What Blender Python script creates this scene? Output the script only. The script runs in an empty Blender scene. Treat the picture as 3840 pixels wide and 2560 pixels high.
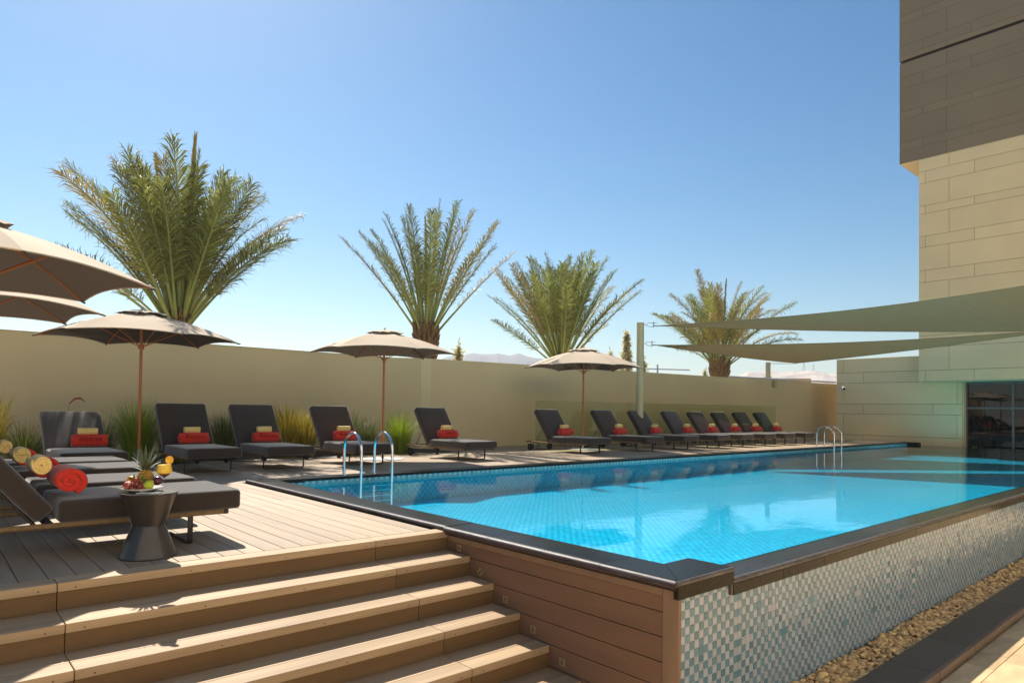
import bpy, bmesh, math, random
import numpy as np
from mathutils import Vector, Matrix, noise as mnoise
random.seed(7); rng = np.random.default_rng(7)
SC = bpy.context.scene; COL = SC.collection
PI = math.pi; R = math.radians

# ------------------------------------------------------------------ camera, sky, sun
cam = bpy.data.cameras.new('camera'); camo = bpy.data.objects.new('camera', cam); COL.objects.link(camo)
rx = Vector((0.749703, -0.661646, 0.013076)); up = Vector((-0.023254, -0.006591, 0.999708)); fw = Vector((0.661366, 0.749788, 0.020327))
M4 = Matrix((rx, up, -fw)).transposed().to_4x4(); M4.translation = Vector((-3.3703, -2.3230, 0.9921))
camo.matrix_world = M4
cam.sensor_width = 36; cam.lens = 2523.14 / 3840 * 36; cam.shift_y = 207.3 / 3840
cam.clip_start = 0.05; cam.clip_end = 12000
SC.camera = camo

SUN = Vector((0.19, 0.92, 1.0)).normalized()
SUN_EL = math.asin(SUN.z); SUN_AZ = math.atan2(SUN.x, SUN.y)
w = bpy.data.worlds.new('World'); SC.world = w; w.use_nodes = True
nt = w.node_tree; nt.nodes.clear()
sky = nt.nodes.new('ShaderNodeTexSky'); sky.sky_type = 'NISHITA'; sky.sun_disc = False
sky.sun_elevation = SUN_EL; sky.sun_rotation = SUN_AZ; sky.altitude = 50
sky.air_density = 1.0; sky.dust_density = 0.35; sky.ozone_density = 3.5
bg = nt.nodes.new('ShaderNodeBackground'); bg.inputs[1].default_value = 0.050
wo = nt.nodes.new('ShaderNodeOutputWorld')
gm = nt.nodes.new('ShaderNodeGamma'); gm.inputs[1].default_value = 1.2
hs = nt.nodes.new('ShaderNodeHueSaturation'); hs.inputs['Saturation'].default_value = 1.34
wb = nt.nodes.new('ShaderNodeVectorMath'); wb.operation = 'MULTIPLY'; wb.inputs[1].default_value = (0.97, 0.955, 0.77)
nt.links.new(sky.outputs[0], gm.inputs[0]); nt.links.new(gm.outputs[0], hs.inputs['Color']); nt.links.new(hs.outputs[0], wb.inputs[0]); nt.links.new(wb.outputs[0], bg.inputs[0]); nt.links.new(bg.outputs[0], wo.inputs[0])
sl = bpy.data.lights.new('sun', 'SUN'); sl.energy = 3.8; sl.angle = R(0.5); sl.color = (1.0, 0.93, 0.82)
so = bpy.data.objects.new('sun', sl); COL.objects.link(so); so.rotation_euler = SUN.to_track_quat('Z', 'Y').to_euler()
so.location = (0, 30, 35)
SC.view_settings.view_transform = 'Standard'; SC.view_settings.look = 'None'
SC.view_settings.exposure = 1.1; SC.view_settings.gamma = 1.0; SC.view_settings.use_curve_mapping = False
SC.cycles.max_bounces = 8; SC.cycles.transparent_max_bounces = 12; SC.cycles.volume_bounces = 0
SC.cycles.use_denoising = True; SC.cycles.caustics_reflective = False; SC.cycles.caustics_refractive = False
SC.cycles.sample_clamp_indirect = 6

# ------------------------------------------------------------------ materials
def nd(t, typ, **kw):
    n = t.nodes.new(typ)
    for k, v in kw.items(): setattr(n, k, v)
    return n
def M(name, col, rough=0.5, metal=0.0, nz=None, bump=None, rnd=0.0, attr=0.0, spec=0.5, coat=0.0, tex='Object', col2=None, trans=0.0, alpha=None, wave=None, sheen=0.0, hue=0.0):
    """nz=(scale|(sx,sy,sz), amount[, detail]); bump=(scale|tuple, strength, dist); wave=(axis, scale, strength)"""
    m = bpy.data.materials.new(name); m.use_nodes = True; t = m.node_tree; L = t.links.new
    b = t.nodes['Principled BSDF']
    b.inputs['Roughness'].default_value = rough; b.inputs['Metallic'].default_value = metal
    b.inputs['Specular IOR Level'].default_value = spec; b.inputs['Coat Weight'].default_value = coat
    if sheen: b.inputs['Sheen Weight'].default_value = sheen
    tc = nd(t, 'ShaderNodeTexCoord')
    def noise_at(s, det=4):
        mp = nd(t, 'ShaderNodeMapping'); mp.inputs['Scale'].default_value = s if isinstance(s, tuple) else (s, s, s)
        L(tc.outputs[tex], mp.inputs[0]); n = nd(t, 'ShaderNodeTexNoise'); n.inputs['Detail'].default_value = det; n.inputs['Scale'].default_value = 1.0
        L(mp.outputs[0], n.inputs['Vector']); return n.outputs[0]
    c = nd(t, 'ShaderNodeRGB'); c.outputs[0].default_value = (*col, 1); cur = c.outputs[0]
    if nz:
        nn = noise_at(nz[0], nz[2] if len(nz) > 2 else 4)
        if col2:
            r = nd(t, 'ShaderNodeMapRange'); r.inputs[1].default_value = 0.38; r.inputs[2].default_value = 0.62; L(nn, r.inputs[0])
            mx = nd(t, 'ShaderNodeMixRGB'); mx.inputs[2].default_value = (*col2, 1); L(r.outputs[0], mx.inputs[0]); L(cur, mx.inputs[1]); cur = mx.outputs[0]
        else:
            r = nd(t, 'ShaderNodeMapRange'); r.inputs[1].default_value = 0.25; r.inputs[2].default_value = 0.75
            r.inputs[3].default_value = 1 - nz[1]; r.inputs[4].default_value = 1 + nz[1]; L(nn, r.inputs[0])
            mx = nd(t, 'ShaderNodeVectorMath', operation='SCALE'); L(cur, mx.inputs[0]); L(r.outputs[0], mx.inputs['Scale']); cur = mx.outputs[0]
    if rnd or hue:
        oi = nd(t, 'ShaderNodeObjectInfo'); r = nd(t, 'ShaderNodeMapRange'); r.inputs[3].default_value = 1 - rnd; r.inputs[4].default_value = 1 + rnd
        L(oi.outputs['Random'], r.inputs[0]); mx = nd(t, 'ShaderNodeVectorMath', operation='SCALE'); L(cur, mx.inputs[0]); L(r.outputs[0], mx.inputs['Scale']); cur = mx.outputs[0]
    if attr:
        at = nd(t, 'ShaderNodeAttribute', attribute_name='rnd'); r = nd(t, 'ShaderNodeMapRange'); r.inputs[3].default_value = 1 - attr; r.inputs[4].default_value = 1 + attr
        L(at.outputs['Fac'], r.inputs[0]); mx = nd(t, 'ShaderNodeVectorMath', operation='SCALE'); L(cur, mx.inputs[0]); L(r.outputs[0], mx.inputs['Scale']); cur = mx.outputs[0]
        if hue:
            hs = nd(t, 'ShaderNodeHueSaturation'); r2 = nd(t, 'ShaderNodeMapRange'); r2.inputs[3].default_value = 0.5 - hue; r2.inputs[4].default_value = 0.5 + hue
            L(at.outputs['Fac'], r2.inputs[0]); L(r2.outputs[0], hs.inputs['Hue']); L(cur, hs.inputs['Color']); cur = hs.outputs[0]
    L(cur, b.inputs['Base Color'])
    nrm = None
    if bump:
        bp = nd(t, 'ShaderNodeBump'); bp.inputs['Strength'].default_value = bump[1]; bp.inputs['Distance'].default_value = bump[2] if len(bump) > 2 else 0.01
        L(noise_at(bump[0]), bp.inputs['Height']); nrm = bp.outputs[0]
    if wave:
        wv = nd(t, 'ShaderNodeTexWave'); wv.bands_direction = wave[0]; wv.inputs['Scale'].default_value = wave[1]; L(tc.outputs[tex], wv.inputs['Vector'])
        b2 = nd(t, 'ShaderNodeBump'); b2.inputs['Strength'].default_value = wave[2]; b2.inputs['Distance'].default_value = 0.003; L(wv.outputs[1], b2.inputs['Height'])
        if nrm: L(nrm, b2.inputs['Normal'])
        nrm = b2.outputs[0]
    if nrm: L(nrm, b.inputs['Normal'])
    if trans:
        out = t.nodes['Material Output']; tr = nd(t, 'ShaderNodeBsdfTranslucent'); L(cur, tr.inputs[0]); mx = nd(t, 'ShaderNodeMixShader'); mx.inputs[0].default_value = trans
        L(b.outputs[0], mx.inputs[1]); L(tr.outputs[0], mx.inputs[2]); L(mx.outputs[0], out.inputs[0])
    return m

def glassy(name, tint, fres=1.45, rough=0.02, bump=None, extra=0.0, curve=None):
    m = bpy.data.materials.new(name); m.use_nodes = True; t = m.node_tree; t.nodes.clear(); L = t.links.new
    out = nd(t, 'ShaderNodeOutputMaterial'); tr = nd(t, 'ShaderNodeBsdfTransparent'); tr.inputs[0].default_value = (*tint, 1)
    gl = nd(t, 'ShaderNodeBsdfGlossy'); gl.inputs['Roughness'].default_value = rough; ge = nd(t, 'ShaderNodeNewGeometry')
    fr = nd(t, 'ShaderNodeFresnel'); fr.inputs[0].default_value = fres
    mx = nd(t, 'ShaderNodeMixShader'); fac = fr.outputs[0]
    if extra:
        a = nd(t, 'ShaderNodeMath', operation='ADD', use_clamp=True); a.inputs[1].default_value = extra; L(fac, a.inputs[0]); fac = a.outputs[0]
    inv = nd(t, 'ShaderNodeMath', operation='SUBTRACT'); inv.inputs[0].default_value = 1.0; L(ge.outputs['Backfacing'], inv.inputs[1])
    mu = nd(t, 'ShaderNodeMath', operation='MULTIPLY', use_clamp=True); L(fac, mu.inputs[0]); L(inv.outputs[0], mu.inputs[1]); fac = mu.outputs[0]
    L(fac, mx.inputs[0]); L(tr.outputs[0], mx.inputs[1]); L(gl.outputs[0], mx.inputs[2]); L(mx.outputs[0], out.inputs[0])
    if bump:
        tc = nd(t, 'ShaderNodeTexCoord'); prev = None
        for s, st, di in bump:
            mp = nd(t, 'ShaderNodeMapping'); mp.inputs['Scale'].default_value = s; L(tc.outputs['Object'], mp.inputs[0])
            n = nd(t, 'ShaderNodeTexNoise'); n.inputs['Scale'].default_value = 1.0; n.inputs['Detail'].default_value = 2.0; L(mp.outputs[0], n.inputs['Vector'])
            bp = nd(t, 'ShaderNodeBump'); bp.inputs['Strength'].default_value = st; bp.inputs['Distance'].default_value = di; L(n.outputs[0], bp.inputs['Height'])
            if prev: L(prev, bp.inputs['Normal'])
            prev = bp.outputs[0]
        L(prev, gl.inputs['Normal'])
        if curve: L(prev, fr.inputs['Normal'])
    return m

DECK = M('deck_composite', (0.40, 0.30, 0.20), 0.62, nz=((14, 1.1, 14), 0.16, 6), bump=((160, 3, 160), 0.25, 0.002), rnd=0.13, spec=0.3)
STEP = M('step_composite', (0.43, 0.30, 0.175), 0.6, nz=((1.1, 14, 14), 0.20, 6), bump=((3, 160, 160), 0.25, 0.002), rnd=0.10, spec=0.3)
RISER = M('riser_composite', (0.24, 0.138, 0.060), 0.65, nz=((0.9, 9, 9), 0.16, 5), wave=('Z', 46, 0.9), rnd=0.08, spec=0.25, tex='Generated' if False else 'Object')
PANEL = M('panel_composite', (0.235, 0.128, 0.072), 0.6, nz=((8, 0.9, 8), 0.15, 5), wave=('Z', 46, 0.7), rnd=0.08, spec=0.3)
PANELS = M('panel_trim', (0.27, 0.165, 0.10), 0.6, nz=((8, 8, 1), 0.14, 5), bump=((90, 90, 4), 0.2, 0.002), rnd=0.06, spec=0.3)
DARK = M('dark_void', (0.015, 0.012, 0.01), 0.9)
GRAN = M('black_granite', (0.013, 0.013, 0.010), 0.30, nz=(60, 0.6, 5), bump=(25, 0.05, 0.002), rnd=0.25, spec=0.10)
GRANR = M('granite_edge', (0.060, 0.042, 0.042), 0.48, nz=((60, 5, 60), 0.7, 5), bump=((120, 20, 120), 0.4, 0.003), spec=0.38)
GRANW = M('wet_granite', (0.030, 0.024, 0.014), 0.16, nz=(40, 0.4, 4), bump=((6, 30, 10), 0.2, 0.003), rnd=0.25, spec=0.12)
GRANE = M('wet_granite_edge', (0.10, 0.075, 0.06), 0.3, nz=((14, 60, 60), 0.75, 5), bump=((18, 90, 90), 0.7, 0.006), spec=0.8)
GROUT = M('pale_grout', (0.55, 0.60, 0.56), 0.8, nz=(5, 0.15))
TILEW = M('white_mosaic_tile', (0.45, 0.46, 0.49), 0.18, spec=0.35, nz=(40, 0.10), bump=(25, 0.06, 0.003), attr=0.07, rnd=0.08)
TILEB = M('blue_mosaic_tile', (0.165, 0.29, 0.335), 0.18, spec=0.35, nz=(40, 0.12), bump=(25, 0.06, 0.003), attr=0.16, rnd=0.12)
STUC = M('stucco_wall', (0.76, 0.61, 0.345), 0.9, nz=(0.45, 0.07, 8), bump=(120, 0.35, 0.004), spec=0.15)
STUC2 = M('stucco_pier', (0.80, 0.67, 0.38), 0.9, nz=(0.7, 0.05, 6), bump=(120, 0.35, 0.004), spec=0.15)
CLAD = M('cream_cladding', (0.90, 0.71, 0.405), 0.55, nz=(0.9, 0.05, 5), rnd=0.05, spec=0.35)
CLADD = M('brown_cladding', (0.26, 0.20, 0.125), 0.6, nz=(0.8, 0.06, 5), rnd=0.05, spec=0.3)
JOINT = M('joint_dark', (0.12, 0.085, 0.045), 0.9)
JOINTD = M('joint_brown', (0.10, 0.085, 0.06), 0.9)
FAB = M('charcoal_fabric', (0.052, 0.039, 0.031), 0.92, nz=(260, 0.5, 3), bump=(420, 0.10, 0.0012), rnd=0.06, spec=0.08, sheen=0.55)
ROPE = M('tan_rope_wrap', (0.34, 0.215, 0.10), 0.75, nz=(40, 0.25), wave=('Y', 60, 1.0), spec=0.3)
DMET = M('dark_brown_metal', (0.042, 0.034, 0.030), 0.42, metal=0.2, spec=0.5, nz=(8, 0.1))
RUBB = M('black_rubber', (0.018, 0.018, 0.018), 0.6, nz=(30, 0.2))
CHROME = M('polished_steel', (0.78, 0.78, 0.80), 0.09, metal=1.0, nz=(3, 0.03), bump=(6, 0.03, 0.002))
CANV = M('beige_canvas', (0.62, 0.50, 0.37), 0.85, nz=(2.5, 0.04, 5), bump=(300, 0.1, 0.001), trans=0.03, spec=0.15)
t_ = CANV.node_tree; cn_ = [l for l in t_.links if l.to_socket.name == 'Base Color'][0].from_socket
g_ = nd(t_, 'ShaderNodeNewGeometry'); mx_ = nd(t_, 'ShaderNodeMixRGB'); mx_.inputs[2].default_value = (0.095, 0.065, 0.042, 1)   # underside shade painted in: darker colour on the canopy's back faces
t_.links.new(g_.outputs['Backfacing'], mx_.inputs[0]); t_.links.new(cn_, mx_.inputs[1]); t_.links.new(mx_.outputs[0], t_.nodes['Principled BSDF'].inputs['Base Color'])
POLEW = M('orange_wood', (0.50, 0.15, 0.035), 0.45, nz=((30, 30, 2), 0.2), spec=0.5)
WHITEP = M('white_powdercoat', (0.75, 0.75, 0.74), 0.4, nz=(4, 0.04))
REDT = M('red_terry', (0.72, 0.045, 0.025), 0.95, nz=(70, 0.2), bump=(170, 0.35, 0.003), sheen=0.3, spec=0.1, rnd=0.06)
REDD = M('dark_red_lettering', (0.36, 0.016, 0.012), 0.95, nz=(90, 0.2), bump=(170, 0.3, 0.003), spec=0.1)
YELT = M('yellow_terry', (0.90, 0.66, 0.24), 0.95, nz=(70, 0.15), bump=(170, 0.35, 0.003), sheen=0.3, spec=0.1, rnd=0.05)
TABM = M('table_lacquer', (0.050, 0.042, 0.036), 0.36, metal=0.35, nz=((3, 3, 1), 0.15), coat=0.4)
PORC = M('white_porcelain', (0.80, 0.78, 0.72), 0.15, coat=0.5, nz=(3, 0.03))
SAIL = M('taupe_sailcloth', (0.33, 0.255, 0.13), 0.9, nz=((1.5, 9, 9), 0.06, 5), bump=(200, 0.3, 0.002), trans=0.13, spec=0.1)
POSTM = M('cream_post_paint', (0.60, 0.52, 0.29), 0.4, nz=(3, 0.04), spec=0.5)
GALV = M('galvanised_steel', (0.42, 0.38, 0.33), 0.4, metal=0.8, nz=(30, 0.2))
SOIL = M('dark_soil', (0.075, 0.05, 0.032), 0.95, nz=(12, 0.4), bump=(30, 0.8, 0.02))
SAND = M('sandy_ground', (0.42, 0.35, 0.26), 0.95, nz=(0.15, 0.15, 8), bump=(2, 0.4, 0.05))
HILL = M('far_hill_rock', (0.17, 0.17, 0.20), 0.95, nz=(0.012, 0.2, 8), bump=(0.03, 0.8, 4.0), spec=0.05)
MESA = M('mesa_rock', (0.62, 0.52, 0.44), 0.95, nz=(0.02, 0.25, 8), bump=(0.05, 1.0, 5.0), spec=0.05)
PAVE = M('sandstone_paver', (0.60, 0.43, 0.24), 0.8, nz=((3, 9, 3), 0.22, 7), bump=(40, 0.3, 0.003), rnd=0.14, spec=0.2)
KERB = M('kerb_granite', (0.085, 0.066, 0.052), 0.45, nz=(30, 0.25, 5), bump=(60, 0.15, 0.002), rnd=0.12)
KERBB = M('kerb_brown_edge', (0.20, 0.125, 0.075), 0.6, nz=((3, 30, 30), 0.25, 5), bump=(60, 0.2, 0.002), rnd=0.1)
PEB = M('river_pebble', (0.80, 0.50, 0.22), 0.55, nz=(25, 0.18), attr=0.38, hue=0.012, spec=0.4)
LEAFP = M('palm_leaflet', (0.26, 0.27, 0.07), 0.5, attr=0.5, rnd=0.25, trans=0.35, spec=0.35, hue=0.02)
RACH = M('palm_rachis', (0.30, 0.33, 0.10), 0.5, nz=(3, 0.25), rnd=0.2, spec=0.3)
LEAFY = M('yellow_palm_leaflet', (0.36, 0.28, 0.08), 0.5, attr=0.35, rnd=0.22, trans=0.25, spec=0.35)
TRUNK = M('palm_trunk_fibre', (0.20, 0.12, 0.055), 0.95, nz=(14, 0.5, 6), bump=(40, 0.9, 0.02), rnd=0.25)
GRASG = M('bright_green_blade', (0.27, 0.36, 0.025), 0.5, attr=0.4, trans=0.35, rnd=0.1, spec=0.3)
GRASY = M('yellow_green_blade', (0.40, 0.32, 0.035), 0.5, attr=0.5, trans=0.3, rnd=0.1, spec=0.3)
GRASD = M('dark_green_blade', (0.12, 0.15, 0.03), 0.55, attr=0.5, trans=0.2, rnd=0.1, spec=0.3)
PLUME = M('pink_plume', (0.55, 0.30, 0.22), 0.8, attr=0.3, trans=0.3)
SHRUB = M('dry_shrub', (0.62, 0.55, 0.27), 0.8, attr=0.3, trans=0.55)
TRUSS = M('grey_steel', (0.22, 0.21, 0.22), 0.6, nz=(3, 0.1))
ALU = M('grey_window_frame', (0.18, 0.165, 0.16), 0.45, nz=(5, 0.05), metal=0.3)
INTER = M('dark_interior', (0.018, 0.015, 0.012), 0.9, nz=(2, 0.2))
CURT = M('green_curtain', (0.03, 0.055, 0.02), 0.9, wave=('X', 6, 0.5))
BRONZE = M('brushed_bronze_plate', (0.46, 0.34, 0.18), 0.45, metal=0.5, nz=(60, 0.2))
WGLASS = glassy('window_glass', (0.25, 0.27, 0.28), 1.5, 0.01, extra=0.03)
BGLASS = glassy('balustrade_glass', (0.86, 0.89, 0.80), 1.45, 0.01, extra=0.0)
CGLASS = glassy('clear_glass', (0.96, 0.97, 0.97), 1.45, 0.01)
WATER = glassy('pool_water', (0.12, 0.85, 1.0), 1.38, 0.002, bump=[((0.9, 1.8, 1), 0.10, 0.03), ((6, 10, 1), 0.12, 0.004), ((24, 36, 1), 0.14, 0.0015)], curve=True)
def simple(name, col, rough=0.4, **k): return M(name, col, rough, nz=k.pop('nz', (40, 0.15)), **k)
JUICE = simple('orange_juice', (0.98, 0.62, 0.02), 0.3); SYRUP = simple('grenadine', (0.12, 0.008, 0.004), 0.2)
ORNG = simple('orange_peel', (0.95, 0.34, 0.02), 0.4, bump=(300, 0.4, 0.002)); SLICE = simple('orange_flesh', (0.95, 0.52, 0.02), 0.35)
APPLE = simple('plum_red_skin', (0.10, 0.006, 0.03), 0.15, coat=0.5); PEAR = simple('green_pear_skin', (0.50, 0.55, 0.03), 0.3)
PEACH = simple('peach_skin', (0.42, 0.06, 0.015), 0.55, nz=(18, 0.6)); GRAPE = simple('red_grape_skin', (0.28, 0.055, 0.04), 0.25, rnd=0.35)
PINE = simple('pineapple_rind', (0.42, 0.25, 0.025), 0.5, nz=(60, 0.5)); PLEAF = simple('pineapple_leaf', (0.13, 0.16, 0.09), 0.5, rnd=0.25)

# pool interior mosaic, 5 cm grid: checker colours and pale grout, from object coordinates
def mosaic(name, a, b, g, axes, gw=0.07, swap=0.18):
    m = bpy.data.materials.new(name); m.use_nodes = True; t = m.node_tree; L = t.links.new; bs = t.nodes['Principled BSDF']; bs.inputs['Roughness'].default_value = 0.3
    tc = nd(t, 'ShaderNodeTexCoord'); sc = nd(t, 'ShaderNodeVectorMath', operation='SCALE'); sc.inputs['Scale'].default_value = 20.0; L(tc.outputs['Object'], sc.inputs[0])
    sep = nd(t, 'ShaderNodeSeparateXYZ'); L(sc.outputs[0], sep.inputs[0])
    def ma(op, x, y=None, z=None):
        n = nd(t, 'ShaderNodeMath', operation=op)
        for i, v in enumerate((x, y, z)):
            if v is None: continue
            if isinstance(v, (int, float)): n.inputs[i].default_value = v
            else: L(v, n.inputs[i])
        return n.outputs[0]
    u, v = sep.outputs[axes[0]], sep.outputs[axes[1]]
    fu, fv = ma('FLOOR', u), ma('FLOOR', v)
    par = ma('ABSOLUTE', ma('MODULO', ma('ADD', fu, fv), 2.0))
    cv = nd(t, 'ShaderNodeCombineXYZ'); L(fu, cv.inputs[0]); L(fv, cv.inputs[1]); wn = nd(t, 'ShaderNodeTexWhiteNoise', noise_dimensions='2D'); L(cv.outputs[0], wn.inputs['Vector'])
    mx = nd(t, 'ShaderNodeMixRGB'); mx.inputs[1].default_value = (*a, 1); mx.inputs[2].default_value = (*b, 1); L(par, mx.inputs[0])
    r = nd(t, 'ShaderNodeMapRange'); r.inputs[3].default_value = 1 - swap; r.inputs[4].default_value = 1 + swap; L(wn.outputs[0], r.inputs[0])
    sv = nd(t, 'ShaderNodeVectorMath', operation='SCALE'); L(mx.outputs[0], sv.inputs[0]); L(r.outputs[0], sv.inputs['Scale'])
    du = ma('ABSOLUTE', ma('SUBTRACT', ma('FRACT', u), 0.5)); dv = ma('ABSOLUTE', ma('SUBTRACT', ma('FRACT', v), 0.5))
    gg = ma('GREATER_THAN', ma('MAXIMUM', du, dv), 0.5 - gw / 2)
    m2 = nd(t, 'ShaderNodeMixRGB'); m2.inputs[2].default_value = (*g, 1); L(gg, m2.inputs[0]); L(sv.outputs[0], m2.inputs[1]); L(m2.outputs[0], bs.inputs['Base Color'])
    return m
POOLF = mosaic('pool_floor_mosaic', (0.70, 0.92, 0.98), (0.16, 0.66, 0.88), (0.6, 0.78, 0.82), (0, 1))
POOLW = mosaic('pool_wall_mosaic', (0.40, 0.70, 0.80), (0.20, 0.52, 0.68), (0.5, 0.7, 0.76), (0, 2))
POOLX = mosaic('pool_side_mosaic', (0.40, 0.70, 0.80), (0.10, 0.42, 0.58), (0.5, 0.7, 0.76), (1, 2))

# ------------------------------------------------------------------ mesh helpers
def link(name, me, mat=None, parent=None, loc=(0, 0, 0), rot=(0, 0, 0)):
    o = bpy.data.objects.new(name, me); COL.objects.link(o)
    if mat is not None:
        ms = mat if isinstance(mat, (list, tuple)) else [mat]
        if not me.materials:
            for x in ms: me.materials.append(x)
    if parent: o.parent = parent
    o.location = loc; o.rotation_euler = rot
    return o
def tag(o, label=None, cat=None, group=None, kind=None):
    if label: o['label'] = label
    if cat: o['category'] = cat
    if group: o['group'] = group
    if kind: o['kind'] = kind
    return o
def empty(name, loc=(0, 0, 0), rz=0.0, **k):
    o = bpy.data.objects.new(name, None); COL.objects.link(o); o.location = loc; o.rotation_euler = (0, 0, rz); o.empty_display_size = 0.1
    return tag(o, **k)
def copy_tree(o, parent=None):
    c = o.copy(); COL.objects.link(c); c.parent = parent
    for ch in [x for x in o.children]: copy_tree(ch, c)
    return c
class MB:
    def __init__(s): s.v = []; s.f = []; s.mi = []; s.r = []
    def add(s, vs, fs, mi=0, r=None):
        n = len(s.v); s.v += [tuple(x) for x in vs]; s.f += [tuple(i + n for i in f) for f in fs]; s.mi += [mi] * len(fs)
        s.r += [random.random() if r is None else r] * len(vs); return s
    def box(s, a, b, mi=0, r=None):
        (x0, y0, z0), (x1, y1, z1) = a, b
        return s.add([(x0, y0, z0), (x1, y0, z0), (x1, y1, z0), (x0, y1, z0), (x0, y0, z1), (x1, y0, z1), (x1, y1, z1), (x0, y1, z1)],
                     [(0, 3, 2, 1), (4, 5, 6, 7), (0, 1, 5, 4), (1, 2, 6, 5), (2, 3, 7, 6), (3, 0, 4, 7)], mi, r)
    def tube(s, pts, rad, n=8, mi=0, cap=True, flat=None, r=None):
        """pts list of 3D points; rad a number or list; flat=(axis vec, w, h) gives a rectangular bar"""
        P = [Vector(p) for p in pts]; rads = rad if isinstance(rad, (list, tuple)) else [rad] * len(P)
        T = []
        for i in range(len(P)):
            a = P[max(i - 1, 0)]; b = P[min(i + 1, len(P) - 1)]; T.append((b - a).normalized())
        ref = Vector((0, 0, 1)) if abs(T[0].z) < 0.9 else Vector((1, 0, 0))
        N = (ref - T[0] * ref.dot(T[0])).normalized(); vs = []
        for i, p in enumerate(P):
            N = (N - T[i] * N.dot(T[i])).normalized(); B = T[i].cross(N)
            for k in range(n):
                a = 2 * PI * k / n; vs.append(p + (N * math.cos(a) + B * math.sin(a)) * rads[i])
        fs = []
        for i in range(len(P) - 1):
            for k in range(n): fs.append((i * n + k, i * n + (k + 1) % n, (i + 1) * n + (k + 1) % n, (i + 1) * n + k))
        if cap: fs.append(tuple(range(n - 1, -1, -1))); fs.append(tuple((len(P) - 1) * n + k for k in range(n)))
        return s.add(vs, fs, mi, r)
    def lathe(s, prof, n=32, mi=0, c=(0, 0, 0), cap=False, wob=0.0):
        vs = []; fs = []
        for (r, z) in prof:
            for k in range(n):
                a = 2 * PI * k / n; rr = r * (1 + wob * math.sin(3 * a + 1)); vs.append((c[0] + rr * math.cos(a), c[1] + rr * math.sin(a), c[2] + z))
        for i in range(len(prof) - 1):
            for k in range(n): fs.append((i * n + k, i * n + (k + 1) % n, (i + 1) * n + (k + 1) % n, (i + 1) * n + k))
        if cap: fs.append(tuple(range(n - 1, -1, -1))); fs.append(tuple((len(prof) - 1) * n + k for k in range(n)))
        return s.add(vs, fs, mi)
    def prism(s, poly, axis, a, b, mi=0):
        """poly: 2D outline in the two other axes (in x,y,z order); extruded along axis from a to b"""
        def P(u, v, t): return {'x': (t, u, v), 'y': (u, t, v), 'z': (u, v, t)}[axis]
        n = len(poly); vs = [P(u, v, a) for u, v in poly] + [P(u, v, b) for u, v in poly]
        fs = [tuple(range(n)), tuple(range(2 * n - 1, n - 1, -1))] + [(i, i + n, (i + 1) % n + n, (i + 1) % n) for i in range(n)]
        return s.add(vs, fs, mi)
    def mesh(s, name, smooth=False, bevel=0.0, seg=2, auto=None):
        me = bpy.data.meshes.new(name); me.from_pydata(s.v, [], s.f); me.update()
        if s.mi and max(s.mi) > 0: me.polygons.foreach_set('material_index', s.mi)
        at = me.attributes.new('rnd', 'FLOAT', 'POINT'); at.data.foreach_set('value', s.r)
        bm = bmesh.new(); bm.from_mesh(me)
        bmesh.ops.recalc_face_normals(bm, faces=bm.faces)
        if bevel: bmesh.ops.bevel(bm, geom=[e for e in bm.edges if len(e.link_faces) == 2 and e.calc_face_angle(0) > 0.6], offset=bevel, segments=seg, profile=0.5, affect='EDGES')
        bm.to_mesh(me); bm.free()
        if smooth or auto:
            me.polygons.foreach_set('use_smooth', [True] * len(me.polygons))
            if auto: me.set_sharp_from_angle(angle=R(auto))
        return me
    def build(s, name, mat, parent=None, loc=(0, 0, 0), rot=(0, 0, 0), **k):
        return link(name, s.mesh(name, **k), mat, parent, loc, rot)
def fastmesh(name, V, F, mats, rnd=None, mi=None, smooth=False):
    me = bpy.data.meshes.new(name); me.from_pydata(V, [], F) if not isinstance(V, np.ndarray) else me.from_pydata(V.tolist(), [], F.tolist())
    if mi is not None: me.polygons.foreach_set('material_index', mi)
    if rnd is not None:
        at = me.attributes.new('rnd', 'FLOAT', 'POINT'); at.data.foreach_set('value', rnd)
    if smooth: me.polygons.foreach_set('use_smooth', [True] * len(me.polygons))
    for m in mats: me.materials.append(m)
    me.update(); return me
def arc(c, r, a0, a1, n, plane='yz', x=0):
    out = []
    for i in range(n + 1):
        a = a0 + (a1 - a0) * i / n; u = c[0] + r * math.cos(a); v = c[1] + r * math.sin(a)
        out.append((x, u, v) if plane == 'yz' else (u, x, v))
    return out
def struct(o): o['kind'] = 'structure'; return o

ZD = -0.037      # deck level
YE = 2.3255      # deck front edge
W0, W1 = 6.68, 6.98   # far coping inner and outer edge
ZW = -0.085      # water level
ZP = -0.985      # paving level
XL = 24.3        # far infinity edge
def wall_y(x): return 12.126 - 0.101 * x
def wall_f(x): return 12.681 - 0.1010 * (x - 6.948)

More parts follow.
